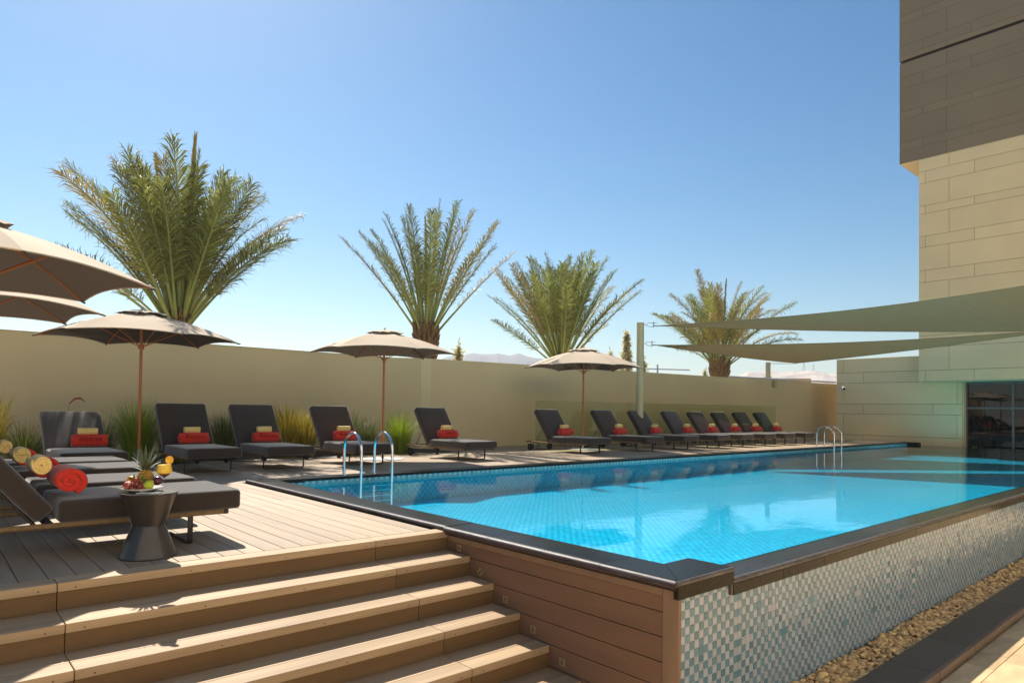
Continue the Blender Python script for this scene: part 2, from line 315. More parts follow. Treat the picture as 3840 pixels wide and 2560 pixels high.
# ------------------------------------------------------------------ ground, hills, haze
b = MB(); b.add([(-6000, -6000, -1.35), (6000, -6000, -1.35), (6000, 6000, -1.35), (-6000, 6000, -1.35)], [(0, 1, 2, 3)])
struct(b.build('ground', SAND))
def ridge(name, mat, az0, az1, dist, prof, depth, steps, rough, flat=False, zb=-1.4):
    """a ridge seen from the pool: prof maps azimuth to height; has a front slope, a crest and a back slope"""
    rows = 16; V = []; F = []
    for i in range(steps + 1):
        az = az0 + (az1 - az0) * i / steps; h = np.interp(az, [p[0] for p in prof], [p[1] for p in prof])
        for j in range(rows + 1):
            t = j / rows; d = dist - depth * 0.5 + depth * t
            s = min(1, t / 0.5) if t < 0.5 else (1 - (t - 0.5) / 0.5)
            s = s ** (0.8 if not flat else 0.35)
            d2 = d * (1 if not flat else 1)
            x = -3.4 + d2 * math.cos(R(az)); y = -2.3 + d2 * math.sin(R(az))
            n = mnoise.fractal(Vector((x * rough, y * rough, 3.1)), 0.9, 2.2, 6)
            z = h * s * (1 + (0.05 if flat else 0.22) * n * (1 - 0.7 * (abs(t - 0.5) < 0.04))) + (h * 0.03 * n)
            V.append((x, y, max(zb, z if 0 < t < 1 else zb)))
    for i in range(steps):
        for j in range(rows):
            a = i * (rows + 1) + j; F.append((a, a + rows + 1, a + rows + 2, a + 1))
    me = fastmesh(name, V, F, [mat], smooth=True); o = bpy.data.objects.new(name, me); COL.objects.link(o); return struct(o)
def el(d, e): return d * math.tan(R(e)) + 1
D1 = 1700
ridge('hills', HILL, 66, 38, D1, [(38, el(D1, 2.2)), (42.3, el(D1, 4.0)), (45.7, el(D1, 4.5)), (46.8, el(D1, 4.68)), (48.1, el(D1, 4.98)), (48.75, el(D1, 4.78)), (49.8, el(D1, 4.99)), (50.7, el(D1, 4.66)), (51.8, el(D1, 4.68)), (53.8, el(D1, 4.5)), (58, el(D1, 3.2)), (66, el(D1, 2.0))][::1], 500, 240, 0.006)
D2 = 1000
ridge('hills', MESA, 33, 10, D2, [(10, el(D2, 3.0)), (22.8, el(D2, 3.15)), (23.7, el(D2, 3.33)), (25.2, el(D2, 3.38)), (28.3, el(D2, 3.4)), (29.3, el(D2, 3.42)), (30.1, el(D2, 3.05)), (31.5, el(D2, 2.95)), (33, el(D2, 1.8))], 260, 260, 0.02, flat=True)
hz = MB().box((-2200, -2200, -2.4), (2200, 2200, 165)).build('haze', None); tag(hz, kind='stuff')
hm = bpy.data.materials.new('haze_air'); hm.use_nodes = True; t = hm.node_tree; t.nodes.clear()
pv = t.nodes.new('ShaderNodeVolumePrincipled'); pv.inputs['Color'].default_value = (0.93, 0.93, 0.94, 1); pv.inputs['Density'].default_value = 0.0005; pv.inputs['Anisotropy'].default_value = 0.3
ho = t.nodes.new('ShaderNodeOutputMaterial'); t.links.new(pv.outputs[0], ho.inputs['Volume']); hz.data.materials.append(hm)

# ------------------------------------------------------------------ deck
base = MB(); base.box((-7.9, YE + 0.035, -1.3), (-0.03, 13.0, ZD - 0.03)); base.box((-0.03, W1 + 0.01, -1.3), (24.9, 13.0, ZD - 0.03))
deck = struct(base.build('deck', DARK))
PP = 0.1434; pw = PP - 0.006
def plank_mesh(w_, l_, h_=0.024):
    return MB().box((0, 0, -h_), (w_, l_, 0)).mesh('plank', bevel=0.0018, seg=1)
pm = {}
y_start = YE + 0.158
xs = [-2.7678 + PP * i for i in range(-36, 195)]
n = 0
for i, x in enumerate(xs):
    if x + pw < -0.02:
        y = y_start; cuts = [0.0, 2.2 + (i * 37 % 5) * 0.36, 5.6 + (i * 53 % 7) * 0.2, 10.95 - y_start]
        for c0, c1 in zip(cuts[:-1], cuts[1:]):
            L_ = round(c1 - c0 - 0.004, 3); key = ('a', L_)
            if key not in pm: pm[key] = plank_mesh(pw, L_)
            link('plank', pm[key], DECK, deck, (x + 0.003, y + c0, ZD + random.uniform(-0.0006, 0.0006)))
    elif x < 24.7:
        y1 = 10.95 if x < 6.6 else wall_f(x); y0 = W1 + 0.012
        cuts = [(y0, min(y1, y0 + 2.4 + (i % 3) * 0.4))]
        L_ = round(y1 - y0, 1) if x > 6.6 else round(y1 - y0, 3); key = ('b', L_)
        if key not in pm: pm[key] = plank_mesh(pw, L_)
        link('plank', pm[key], DECK, deck, (x + 0.003, y0, ZD + random.uniform(-0.0006, 0.0006)))
    else:
        for c0, c1 in ((YE + 0.158, 6.9),): pass


# ------------------------------------------------------------------ stairs
stairs = struct(empty('steps', (0, 0, 0)))
S_, R_ = 0.3083, 0.157; XJ = [-7.8, -4.83, -2.745, -0.665, 0.028]
def board(name, x0, x1, y0, y1, z0, z1, mat, par, bev=0.004):
    o = MB().box((0, 0, 0), (x1 - x0, y1 - y0, z1 - z0)).build(name, mat, par, (x0, y0, z0), bevel=bev, seg=2); return o
scr = MB()
for k in range(0, 7):
    yk = YE - k * S_; zk = ZD - k * R_
    if k < 6 or True:
        for a_, b_ in zip(XJ[:-1], XJ[1:]):
            g = 0.0022
            board('nosing', a_ + g, b_ - g, yk, yk + (0.152 if k == 0 else 0.142), zk - 0.052, zk, STEP, stairs)
            if k > 0: board('tread', a_ + g, b_ - g, yk + 0.146, yk + S_ + 0.02, zk - 0.03, zk - 0.001, STEP, stairs, 0.002)
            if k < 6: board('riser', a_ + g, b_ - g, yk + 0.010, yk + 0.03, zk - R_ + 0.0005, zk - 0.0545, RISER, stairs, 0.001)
            xx = a_ + 0.09
            while xx < b_ - 0.05:
                scr.lathe([(0.0, 0), (0.0045, 0), (0.0045, 0.0012), (0.0, 0.0012)], 8); 
                # turn the disc to face -Y
                nn = len(scr.v) - 32
                for q in range(nn, len(scr.v)):
                    vx, vy, vz = scr.v[q]; scr.v[q] = (xx + vx, yk - vz, zk - 0.034 + vy)
                xx += (b_ - a_ - 0.18) / max(1, round((b_ - a_ - 0.18) / 0.62)) - 1e-4
tag(scr.build('screw_head', M('screw_rust', (0.06, 0.035, 0.02), 0.6), stairs), kind='stuff')
MB().box((-7.8, YE - 6 * S_ - 0.1, -1.3), (0.026, YE - 5 * S_ + 0.02, ZD - 6 * R_ - 0.06)).build('step_base', DARK, stairs)
bb = MB()
for k in range(0, 6): bb.box((-7.8, YE - k * S_ + 0.04, -1.3), (0.0, YE - k * S_ + 0.045 + S_, ZD - (k) * R_ - 0.06 - (0.0)))
bb.build('step_core', DARK, stairs)

# ------------------------------------------------------------------ pool shell (structure), water
pool = struct(empty('pool', (0, 0, 0)))
sh = MB(); zf = -0.45
MB().add([(0.3, 0.2, zf), (XL, 0.2, zf), (XL, W0, zf), (0.3, W0, zf)], [(0, 1, 2, 3)]).build('pool_floor', POOLF, pool)
MB().box((0.26, W0 + 0.045, -1.2), (XL, W0 + 0.2, -0.04)).build('pool_wall', POOLW, pool)
MB().box((0.05, 0.06, -1.2), (0.34, W0 + 0.045, -0.03)).build('pool_wall', POOLX, pool)
MB().box((0.34, 0.05, -1.25), (XL, 0.28, -0.099)).build('pool_wall', POOLW, pool)
MB().box((XL, 0.05, -1.25), (XL + 0.22, W1, -0.093)).build('pool_wall', GRANW, pool)
wt = MB().add([(0.341, 0.285, ZW), (XL + 0.02, 0.285, ZW), (XL + 0.02, W0 + 0.044, ZW), (0.341, W0 + 0.044, ZW)], [(0, 1, 2, 3)]).build('water', WATER)
struct(wt)
# waterline tiles on the far wall: real tiles, one row above the water and one below
def tile_mesh(s=0.0465, d=0.004): return MB().box((-s / 2, -d, -s / 2), (s / 2, 0, s / 2)).mesh('tile', bevel=0.0012, seg=1)
tw = tile_mesh(); tw.materials.append(TILEW); tb = tile_mesh(); tb.materials.append(TILEB)
BAND1 = M('sea_green_band_tile', (0.10, 0.42, 0.46), 0.2, nz=(30, 0.15), rnd=0.2, attr=0.2); BAND2 = M('pale_band_tile', (0.42, 0.56, 0.55), 0.2, nz=(30, 0.1), rnd=0.1, attr=0.1)
tm1 = tile_mesh(); tm1.materials.append(BAND1); tm2 = tile_mesh(); tm2.materials.append(BAND2)
rest = MB(); yb = W0 + 0.045
for j in range(2):
    for i in range(479):
        x = 0.37 + 0.05 * i; z = -0.060 - 0.05 * j; k = (i + j) % 2
        if i < 148: link('tile', tm1 if k else tm2, None, pool, (x, yb, z), (random.uniform(-.02, .02), 0, random.uniform(-.02, .02)))
        else: rest.box((x - .0232, yb - .004, z - .0232), (x + .0232, yb, z + .0232), k)
me = rest.mesh('tile'); me.materials.append(BAND2); me.materials.append(BAND1)
tag(link('waterline_tile', me, None, pool), kind='stuff')
# infinity edge and outer face
def slab(name, poly, axis, a, b_, mat, par=pool, bev=0.0, mi=None):
    o = MB().prism(poly, axis, a, b_).build(name, mat, par, bevel=0.0, auto=35); return o
def nose(r, top, n=6):   # rounded edge: quarter/half round going outwards at u=0 from the top down
    return [(r - r * math.sin(PI * i / n / 1.0 * 1.0) if False else r * (1 - math.sin(PI * i / n)), top - r + r * math.cos(PI * i / n)) for i in range(n + 1)]
# near coping (plane X = 0 outwards): left part, and the stepped-out part above the panel
def coping_poly_near(x0, top, r, inner, thick):
    p = [(inner, top)] + [(x0 + r * (1 - math.sin(PI * i / 8)), top - r + r * math.cos(PI * i / 8)) for i in range(9)]
    p += [(x0 + r, top - thick), (inner, top - thick)]
    return p
for (y0, y1, x0) in [(5.03, 5.72, 0.0), (4.36, 5.03, 0.0), (3.64, 4.36, 0.0), (3.0, 3.64, 0.0), (2.36, 3.0, 0.0), (1.757, 2.34, -0.022), (1.15, 1.757, -0.022), (0.60, 1.15, -0.022)]:
    slab('coping_slab', coping_poly_near(x0 + 0.03, 0.0, 0.024, 0.327, 0.05), 'y', y0 + 0.0012, y1 - 0.0012, GRAN)
    nb = MB(); pts = [(x0 + 0.028, y0 + 0.0012, -0.0265), (x0 + 0.028, y1 - 0.0012, -0.0265)]; nb.tube(pts, 0.0275, 14); nb.build('bullnose', GRANR, pool, auto=40)
slab('coping_slab', coping_poly_near(0.03, 0.0, 0.024, 0.327, 0.05), 'y', 5.722, 6.64, GRAN)
nb = MB(); nb.tube([(0.028, 5.722, -0.0265), (0.028, 6.975, -0.0265)], 0.0275, 14); nb.build('bullnose', GRANR, pool, auto=40)
nb = MB(); nb.tube([(0.028, 6.9, -0.075), (0.028, 2.35, -0.075)], 0.016, 8); nb.build('coping_bed', KERB, pool, auto=40)
# corner piece: mitred near slab end and the short return along the long side
MB().prism([(0.327, 0.5985), (0.02, 0.5985), (0.02, 0.02), (0.327, 0.327)], 'z', -0.05, 0.0).build('coping_slab', GRAN, pool)
MB().prism([(0.3295, 0.325), (0.0225, 0.018), (0.61, 0.018), (0.61, 0.34), (0.3295, 0.34)], 'z', -0.05, 0.0).build('coping_slab', GRAN, pool)
nb = MB(); nb.tube([(0.006, 0.5985, -0.0265), (0.006, 0.012, -0.0265)], 0.0275, 14); nb.build('bullnose', GRANR, pool, auto=40)
nb = MB(); nb.tube([(-0.008, 0.010, -0.018), (0.61, 0.010, -0.018)], 0.018, 14); nb.build('bullnose', GRANE, pool, auto=40)
MB().box((-0.006, -0.006, -0.108), (0.61, 0.03, -0.020)).build('corner_fascia', GRANW, pool, bevel=0.003)
MB().box((0.03, 0.03, -0.11), (0.33, 0.60, -0.0502)).build('corner_bed', GRANW, pool)
# far coping along the loungers
xs_ = [0.72, 1.33, 2.0, 2.67, 3.35, 4.02]; xs_ += [4.02 + 0.67 * i for i in range(1, 30)]; xs_ = [v for v in xs_ if v < 24.0] + [24.2]
slab('coping_slab', [(W1, 0.0), (W0, 0.0), (W0, -0.05), (W1, -0.05)], 'x', 0.03, xs_[0] - 0.0012, GRAN)
for a_, b_ in zip(xs_[:-1], xs_[1:]):
    p = [(W1, 0.0)] + [(W0 + 0.02 * (1 - math.sin(PI * i / 6)), -0.02 + 0.02 * math.cos(PI * i / 6)) for i in range(7)] + [(W0 + 0.02, -0.035), (W1, -0.035)]
    slab('coping_slab', p, 'x', a_ + 0.0012, b_ - 0.0012, GRAN)
MB().box((24.2, 6.35, -0.16), (24.5, W1, 0.012)).build('coping_end_block', GRAN, pool, bevel=0.01)
# spill edge: sloping dark slabs from the water line down to the wet outer nosing
xe = [0.6125] + [1.28 + 0.67 * i for i in range(0, 35)]; xe = [v for v in xe if v < 24.4] + [24.5]
for a_, b_ in zip(xe[:-1], xe[1:]):
    slab('spill_slab', [(0.30, -0.088), (0.055, -0.100), (0.055, -0.13), (0.30, -0.13)], 'x', a_ + 0.001, b_ - 0.001, GRANW)
    MB().tube([(a_ + 0.001, 0.030, -0.1055), (b_ - 0.001, 0.030, -0.1055)], 0.026, 14).build('wet_bullnose', GRANE, pool, auto=40)
    MB().box((a_ + 0.001, 0.0, -0.182), (b_ - 0.001, 0.028, -0.108)).build('spill_fascia', GRANW, pool, bevel=0.003)
# grey end of fascia
MB().box((0.585, 0.004, -0.176), (0.612, 0.032, -0.110)).build('fascia_end', KERB, pool)
# mosaic wall, 5 cm tiles
wallt = struct(MB().box((0.03, 0.0245, -1.25), (24.5, 0.12, -0.105)).build('pool_outer_wall', GROUT))
rest = MB(); x0t, z0t = 0.0530, -0.1396; cnt = 0
for i in range(-1, 489):
    sheet = (i // 13); ph = 0 if (sheet * 7 % 5) else 1
    for j in range(-1, 18):
        x = x0t + 0.05 * i + 0.025; z = z0t - 0.05 * j - 0.025
        if j == -1 and x > 0.6: continue
        if i == -1: x += 0.012
        k = (i + j + ph) % 2
        if random.random() < 0.008: k = 1 - k
        if 0 <= i < 17 and 0 <= j < 17:
            link('tile', tw if k else tb, None, wallt, (x, 0.0245, z), (random.gauss(0, .012), 0, random.gauss(0, .012)))
        else:
            s2 = 0.0232 if i >= 0 else 0.010
            ty = random.gauss(0, .0006); tz = random.gauss(0, .0006)
            rest.add([(x - s2, .0205 + ty + tz, z - .0232), (x + s2, .0205 - ty + tz, z - .0232), (x + s2, .0205 - ty - tz, z + .0232), (x - s2, .0205 + ty - tz, z + .0232),
                      (x - s2, .0245, z - .0232), (x + s2, .0245, z - .0232), (x + s2, .0245, z + .0232), (x - s2, .0245, z + .0232)],
                     [(0, 1, 2, 3), (0, 4, 5, 1), (1, 5, 6, 2), (2, 6, 7, 3), (3, 7, 4, 0)], k)
me = rest.mesh('tile'); me.materials.append(TILEB); me.materials.append(TILEW)
tag(link('mosaic_tile', me, None, wallt), kind='stuff')
# side panel of horizontal boards between steps and corner
panel = struct(empty('side_panel', (0, 0, 0)))
zj = -0.2115
MB().box((0.05, 0.03, -1.25), (0.2, YE, -0.065)).build('panel_core', DARK, panel)
MB().box((0.022, 0.128, -0.112), (0.055, YE - 0.001, -0.064)).build('top_rail', PANELS, panel, bevel=0.003)
tops = -0.1145
for k in range(6):
    z1 = zj - 0.1503 * k
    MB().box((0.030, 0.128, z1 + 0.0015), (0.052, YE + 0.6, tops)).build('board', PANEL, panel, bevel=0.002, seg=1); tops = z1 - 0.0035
MB().box((0.0235, 0.012, -1.2), (0.052, 0.126, -0.066)).build('corner_trim', PANELS, panel, bevel=0.003)
MB().box((0.0, 0.03, -0.062), (0.055, YE + 0.02, -0.053)).build('shadow_gap', DARK, panel)
# step lights on the panel
def step_light(y, z, rot, label):
    e = empty('step_light', (0.0295, y, z), 0, label=label, cat='step light', group='small square step lights on the brown side panel')
    e.rotation_euler = (rot, 0, 0)
    MB().box((-0.005, -0.028, -0.028), (0, 0.028, 0.028)).build('face_plate', BRONZE, e, bevel=0.001, seg=1)
    MB().box((-0.0062, -0.004, -0.016), (-0.0051, 0.004, 0.016)).build('slot', DARK, e)
step_light(2.17, -0.155, PI / 2, 'topmost step light on the brown panel, its slot lying flat')
step_light(1.885, -0.30, PI / 4, 'second step light from the top, turned like a diamond')
step_light(1.575, -0.45, 0, 'third step light down, square with upright slot')
step_light(1.265, -0.60, 0, 'fourth step light down, square with upright slot')
step_light(0.965, -0.75, 0, 'lowest step light, near the bottom step')

# ------------------------------------------------------------------ gravel strip, kerb, paving
gb = struct(MB().add([(0.0, -0.30, -1.0), (24.5, -0.30, -1.0), (24.5, 0.03, -1.0), (0.0, 0.03, -1.0)], [(0, 1, 2, 3)]).build('gravel_bed', SOIL))
def ico(sub):
    bm = bmesh.new(); bmesh.ops.create_icosphere(bm, subdivisions=sub, radius=1.0)
    V = np.array([v.co[:] for v in bm.verts]); F = np.array([[v.index for v in f.verts] for f in bm.faces]); bm.free(); return V, F
VV, FF, RR = [], [], []; off = 0
for (sub, xa, xb, cnt) in ((2, 0.6, 6.5, 2600), (1, 6.5, 24.5, 6000)):
    V0, F0 = ico(sub)
    for i in range(cnt):
        s = rng.uniform(0.013, 0.024) * (1.25 if sub == 1 else 1); sc = np.array([s * rng.uniform(1.0, 1.7), s * rng.uniform(0.75, 1.1), s * rng.uniform(0.5, 0.8)])
        a = rng.uniform(0, PI); t1 = rng.uniform(-.5, .5); ca, sa = math.cos(a), math.sin(a)
        V = V0 * sc; V = np.stack([V[:, 0], V[:, 1] * math.cos(t1) - V[:, 2] * math.sin(t1), V[:, 1] * math.sin(t1) + V[:, 2] * math.cos(t1)], 1)
        V = np.stack([V[:, 0] * ca - V[:, 1] * sa, V[:, 0] * sa + V[:, 1] * ca, V[:, 2]], 1)
        c = np.array([rng.uniform(xa, xb), rng.uniform(-0.285, 0.008), rng.uniform(-0.985, -0.955)])
        VV.append(V + c); FF.append(F0 + off); RR.append(np.full(len(V0), rng.uniform())); off += len(V0)
me = bpy.data.meshes.new('pebbles'); VA = np.concatenate(VV); RA = np.concatenate(RR); FA = np.concatenate(FF)
me.from_pydata(VA.tolist(), [], FA.tolist()); at = me.attributes.new('rnd', 'FLOAT', 'POINT'); at.data.foreach_set('value', RA.tolist())
me.polygons.foreach_set('use_smooth', [True] * len(me.polygons)); me.materials.append(PEB)
tag(link('gravel', me), 'rounded tan and ochre river pebbles filling the strip below the mosaic wall', 'gravel', kind='stuff')
kerb = struct(empty('kerb', (0, 0, 0)))
x = 0.6
while x < 24.5:
    x2 = x + 0.9
    MB().box((x + .0015, -0.605, -0.975), (x2 - .0015, -0.300, -0.932)).build('kerb_slab', KERB, kerb, bevel=0.003)
    MB().box((x + .0015, -0.655, -0.985), (x2 - .0015, -0.6065, -0.920)).build('kerb_edge', KERBB, kerb, bevel=0.012, seg=3)
    x = x2
MB().box((0.6, -0.60, -1.3), (24.5, -0.29, -0.977)).build('kerb_core', KERB, kerb)
pav = struct(MB().box((-12, -9, -1.34), (25, 1.0 - 0.55, ZP - 0.016)).build('pavement', PAVE))
pmesh = {}
nrow = 0; y = -0.66
while y > -3.2:
    wd = 0.20 if nrow % 2 == 0 else 0.32; x = 0.2 + (nrow * 0.27) % 0.6; 
    while x < 14 and (x < 9 or nrow < 4):
        L_ = random.choice((0.40, 0.60, 0.80)); key = (L_, wd)
        if key not in pmesh: pmesh[key] = MB().box((0, 0, -0.015), (L_ - 0.004, wd - 0.004, 0)).mesh('paver', bevel=0.002, seg=1)
        link('paver', pmesh[key], PAVE, pav, (x, y - wd, ZP + random.uniform(-.0008, .0008))); x += L_
    y -= wd; nrow += 1

# ------------------------------------------------------------------ walls
wl = MB(); wl.box((-10, 13.217, -1.3), (5.816, 13.45, 2.357)); wl = wl.build('boundary_wall', STUC, bevel=0.006)
tag(wl, 'long beige stucco garden wall behind the left row of loungers and grasses', 'wall')
MB().box((-10, 13.20, 2.359), (5.816, 13.465, 2.366)).build('wall_cap', STUC, wl)
w2 = MB().prism([(5.82, 13.217), (6.620, 12.68), (6.620, 13.6), (5.82, 13.6)], 'z', -1.3, 2.350).build('wall_return', STUC)
tag(w2, 'short greyish wall piece set at an angle behind the second umbrella pole', 'wall')
e = MB().prism([(6.625, 12.675), (6.948, 12.681), (27.41, 10.615), (27.41, 10.86), (6.948, 12.93), (6.625, 12.93)], 'z', -1.3, 2.357).build('boundary_wall', STUC)
e.data.materials.clear(); e.data.materials.append(STUC); e.data.materials.append(STUC2)
for p in e.data.polygons:
    c = p.center
    if c.x < 6.9 and abs(p.normal.z) < .5: p.material_index = 1
tag(e, 'long beige stucco wall behind the right row of loungers, running to the cream building', 'wall')
bed = struct(MB().box((-10, 10.955, -1.2), (6.62, 13.21, -0.05)).build('planting_bed', SOIL))

# glass balustrade
bal = empty('glass_balustrade', (0, 0, 0), label='low tinted glass balustrade standing in front of the right stretch of wall', cat='balustrade')
bx = [9.12, 10.31, 11.5, 12.64, 13.78, 14.91, 16.01, 17.1, 18.14, 19.18, 20.15]
for a_, b_ in zip(bx[:-1], bx[1:]):
    ya, yb_ = wall_y(a_) - 0.35, wall_y(b_ - .015) - 0.35; zt = 1.27
    MB().prism([(a_, ya), (b_ - .015, yb_), (b_ - .015, yb_ + .012), (a_, ya + .012)], 'z', ZD + 0.04, zt).build('glass_pane', BGLASS, bal)
for a_ in bx:
    for d in (0.10, -0.10):
        if bx[0] - .01 <= a_ + d <= bx[-1]:
            MB().box((a_ + d - .02, wall_y(a_) - .385, ZD), (a_ + d + .02, wall_y(a_) - .32, ZD + .16)).build('clamp', GALV, bal, bevel=0.002)

# ------------------------------------------------------------------ building
def clad(par, X, rows, cols_even, cols_odd, y_hi, y_lo, mat, jmat, start=0, gap=0.012, thick=0.03):
    """panels on the plane X, facing -X; rows = z boundaries; each row cut at its joint positions"""
    for r in range(len(rows) - 1):
        z0, z1 = rows[r], rows[r + 1]; js = cols_even if (r + start) % 2 == 0 else cols_odd
        ys = [y_hi] + [j for j in js if y_lo < j < y_hi] + [y_lo]
        for a_, b_ in zip(ys[:-1], ys[1:]):
            MB().box((X - thick, b_ + gap / 2, z0 + gap / 2), (X, a_ - gap / 2, z1 - gap / 2)).build('cladding_panel', mat, par, bevel=0.0)
low = empty('low_building', (0, 0, 0), label='low cream clad building with large dark window beyond the pool', cat='building')
MB().box((25.0, 5.16, -1.3), (27.5, 9.61, 3.25)).build('wall', JOINT, low)
MB().box((25.003, 5.165, 3.25), (27.5, 9.605, 3.262)).build('roof', CLAD, low)
tall = [9.33, 5.32]; short = [8.55, 6.10]
clad(low, 25.0, [-0.60, 0.19, 1.04, 1.44, 2.28, 2.70, 3.26], short, tall, 9.61, 5.16, CLAD, JOINT)
MB().box((25.0, 5.13, -1.2), (25.55, 5.158, 3.2)).build('window_reveal', CLAD, low)
# window wall: frame, panes, dark room behind
wf = empty('window', (0, 0, 0)); wf.parent = low
ys = [5.12, 3.72, 2.32, 0.92, -0.48, -1.88, -3.28]
fr = MB()
for y_ in ys: fr.box((25.30, y_ - 0.035, -0.9), (25.40, y_ + 0.035, 2.24))
for a_, b_ in zip(ys[:-1], ys[1:]):
    for z_ in (-0.88, 1.30, 2.19): fr.box((25.305, b_ + 0.036, z_ - 0.035), (25.395, a_ - 0.036, z_ + 0.035))
fr.build('window_frame', ALU, wf)
for a_, b_ in zip(ys[:-1], ys[1:]):
    for z0, z1 in ((-0.84, 1.264), (1.336, 2.154)):
        MB().box((25.34, b_ + 0.037, z0), (25.352, a_ - 0.037, z1)).build('pane', WGLASS, wf)
rm = MB(); rm.box((25.5, -9, -1.25), (29.5, 5.1, -0.95)); rm.box((29.5, -9, -1.2), (29.7, 5.1, 2.3)); rm.box((25.56, 5.105, -1.2), (29.5, 5.12, 2.3))
rm.build('room_interior', INTER, low)
cu = MB()
for k in range(16): cu.tube([(25.75 + 0.02 * (k % 2), 4.98 - k * 0.035, -0.9), (25.75 + 0.02 * (k % 2), 4.98 - k * 0.035, 2.2)], 0.028, 6)
cu.build('curtain', CURT, low, auto=60)
MB().box((25.41, -3.3, 2.245), (30, 5.12, 2.28)).build('ceiling', INTER, low)

tower = empty('hotel_tower', (0, 0, 0), label='tall tower clad in cream panels with an overhanging brown upper part', cat='building')
MB().box((24.20, -14, 2.262), (38, 6.325, 10.43)).build('wall', JOINT, tower)
MB().box((24.21, -14, 2.235), (38, 6.315, 2.2605)).build('soffit', CLAD, tower)
tallj = [5.35, 1.2, -2.9]; shortj = [6.11, 4.58, 2.1, 0.4, -1.6]
clad(tower, 24.20, [2.26, 2.65, 3.50, 3.92, 4.76, 5.04, 5.88, 6.32, 7.17, 7.58, 8.41, 8.70, 9.54, 9.98, 10.43], shortj, tallj, 6.325, -14, CLAD, JOINT)
MB().box((24.20, -14, 10.445), (38, 6.95, 14.25)).build('upper_wall', JOINTD, tower)
MB().box((24.30, -14, 14.25), (38, 6.88, 14.36)).build('shadow_groove', DARK, tower)
MB().box((24.20, -14, 14.36), (38, 6.99, 19.5)).build('upper_wall', JOINTD, tower)
MB().box((24.165, -14, 10.432), (37.99, 6.955, 10.4445)).build('soffit', CLAD, tower)
MB().box((24.19, -14, 19.502), (38, 7.0, 19.6)).build('roof', CLADD, tower)
clad(tower, 24.20, [10.445, 10.92, 11.24, 12.13, 12.41, 13.27, 13.69, 14.25], [5.43, 1.3, -2.8], [6.20, 4.67, 2.2, 0.5, -1.5], 6.95, -14, CLADD, JOINTD, gap=0.008)
clad(tower, 24.20, [14.36, 14.55, 14.92, 15.77, 16.06, 16.9, 17.3, 18.2, 19.5], [5.43, 1.3, -2.8], [6.20, 4.67, 2.2, 0.5, -1.5], 6.99, -14, CLADD, JOINTD, gap=0.008)
MB().box((24.17, 6.951, 10.445), (38, 6.975, 14.25)).build('side_cladding', CLADD, tower)

# unseen building added behind the viewpoint; its sunlit face bounces light onto shaded surfaces
wing = empty('bounce_wing', (0, 0, 0), label='unseen pale wing added behind the viewpoint to bounce sunlight onto shaded walls', cat='building')
MB().box((-34, -24, -1.3), (20, -14.0, 15.0)).build('wall', M('pale_render', (0.58, 0.56, 0.52), 0.85, nz=(0.5, 0.05)), wing)
MB().box((-34.2, -24.2, 15.0), (20.2, -13.8, 15.5)).build('roof', CLADD, wing)
for r_ in range(4):
    for c_ in range(9):
        x_ = -31 + c_ * 5.6; z_ = 0.6 + r_ * 3.7
        wn_ = MB().box((x_, -13.995, z_), (x_ + 1.6, -13.95, z_ + 1.7)).build('window', ALU, wing)
        MB().box((x_ + .07, -13.949, z_ + .07), (x_ + 1.53, -13.94, z_ + 1.63)).build('pane', INTER, wn_)
# camera on the wall
cc = empty('security_camera', (24.97, 9.27, 2.10), label='small white security camera on the cream building wall', cat='security camera')
MB().tube([(0, 0, 0), (-0.10, 0, 0)], 0.035, 12).build('bracket', WHITEP, cc, auto=40)
MB().tube([(-0.06, 0.05, 0.02), (-0.34, -0.10, -0.06)], 0.062, 16).build('housing', WHITEP, cc, auto=40)
MB().tube([(-0.335, -0.098, -0.058), (-0.345, -0.103, -0.061)], 0.05, 16).build('lens', RUBB, cc, auto=40)
MB().lathe([(0.0, -0.05), (0.045, -0.03), (0.05, 0.02), (0, 0.03)], 14, c=(-0.16, -0.02, -0.10)).build('sensor', WHITEP, cc, auto=50)

# ------------------------------------------------------------------ shade sails and posts
def post(x, y, z0, z1, r, label, gusset=False):
    o = empty('sail_post', (x, y, z0), label=label, cat='post')
    MB().tube([(0, 0, 0), (0, 0, z1 - z0)], r, 24).build('pole', POSTM, o, auto=40)
    MB().tube([(0, 0, z1 - z0), (0, 0, z1 - z0 + 0.012)], r + 0.004, 24).build('cap', POSTM, o, auto=40)
    if gusset:
        g = MB()
        for a in range(4):
            d = Vector((math.cos(a * PI / 2 + .4), math.sin(a * PI / 2 + .4), 0)); s_ = Vector((-d.y, d.x, 0)) * 0.006
            p = [d * r * 0.9, d * (r + 0.09), d * r * 0.9 + Vector((0, 0, 0.2))]
            g.add([q + s_ for q in p] + [q - s_ for q in p], [(0, 1, 2), (5, 4, 3), (0, 3, 4, 1), (1, 4, 5, 2), (2, 5, 3, 0)])
        g.build('gusset', POSTM, o)
        MB().box((0.06, -0.32, -0.30), (0.20, -0.20, -0.02)).build('anchor_plate', POSTM, o, bevel=0.003)
    return o
PX_, PY_ = 12.80, 10.235
post(PX_, PY_, ZD, 3.655, 0.112, 'tall cream sail post rising behind the third umbrella')
post(22.42, 11.25, 2.357, 3.062, 0.095, 'short cream post standing on top of the right garden wall', True)
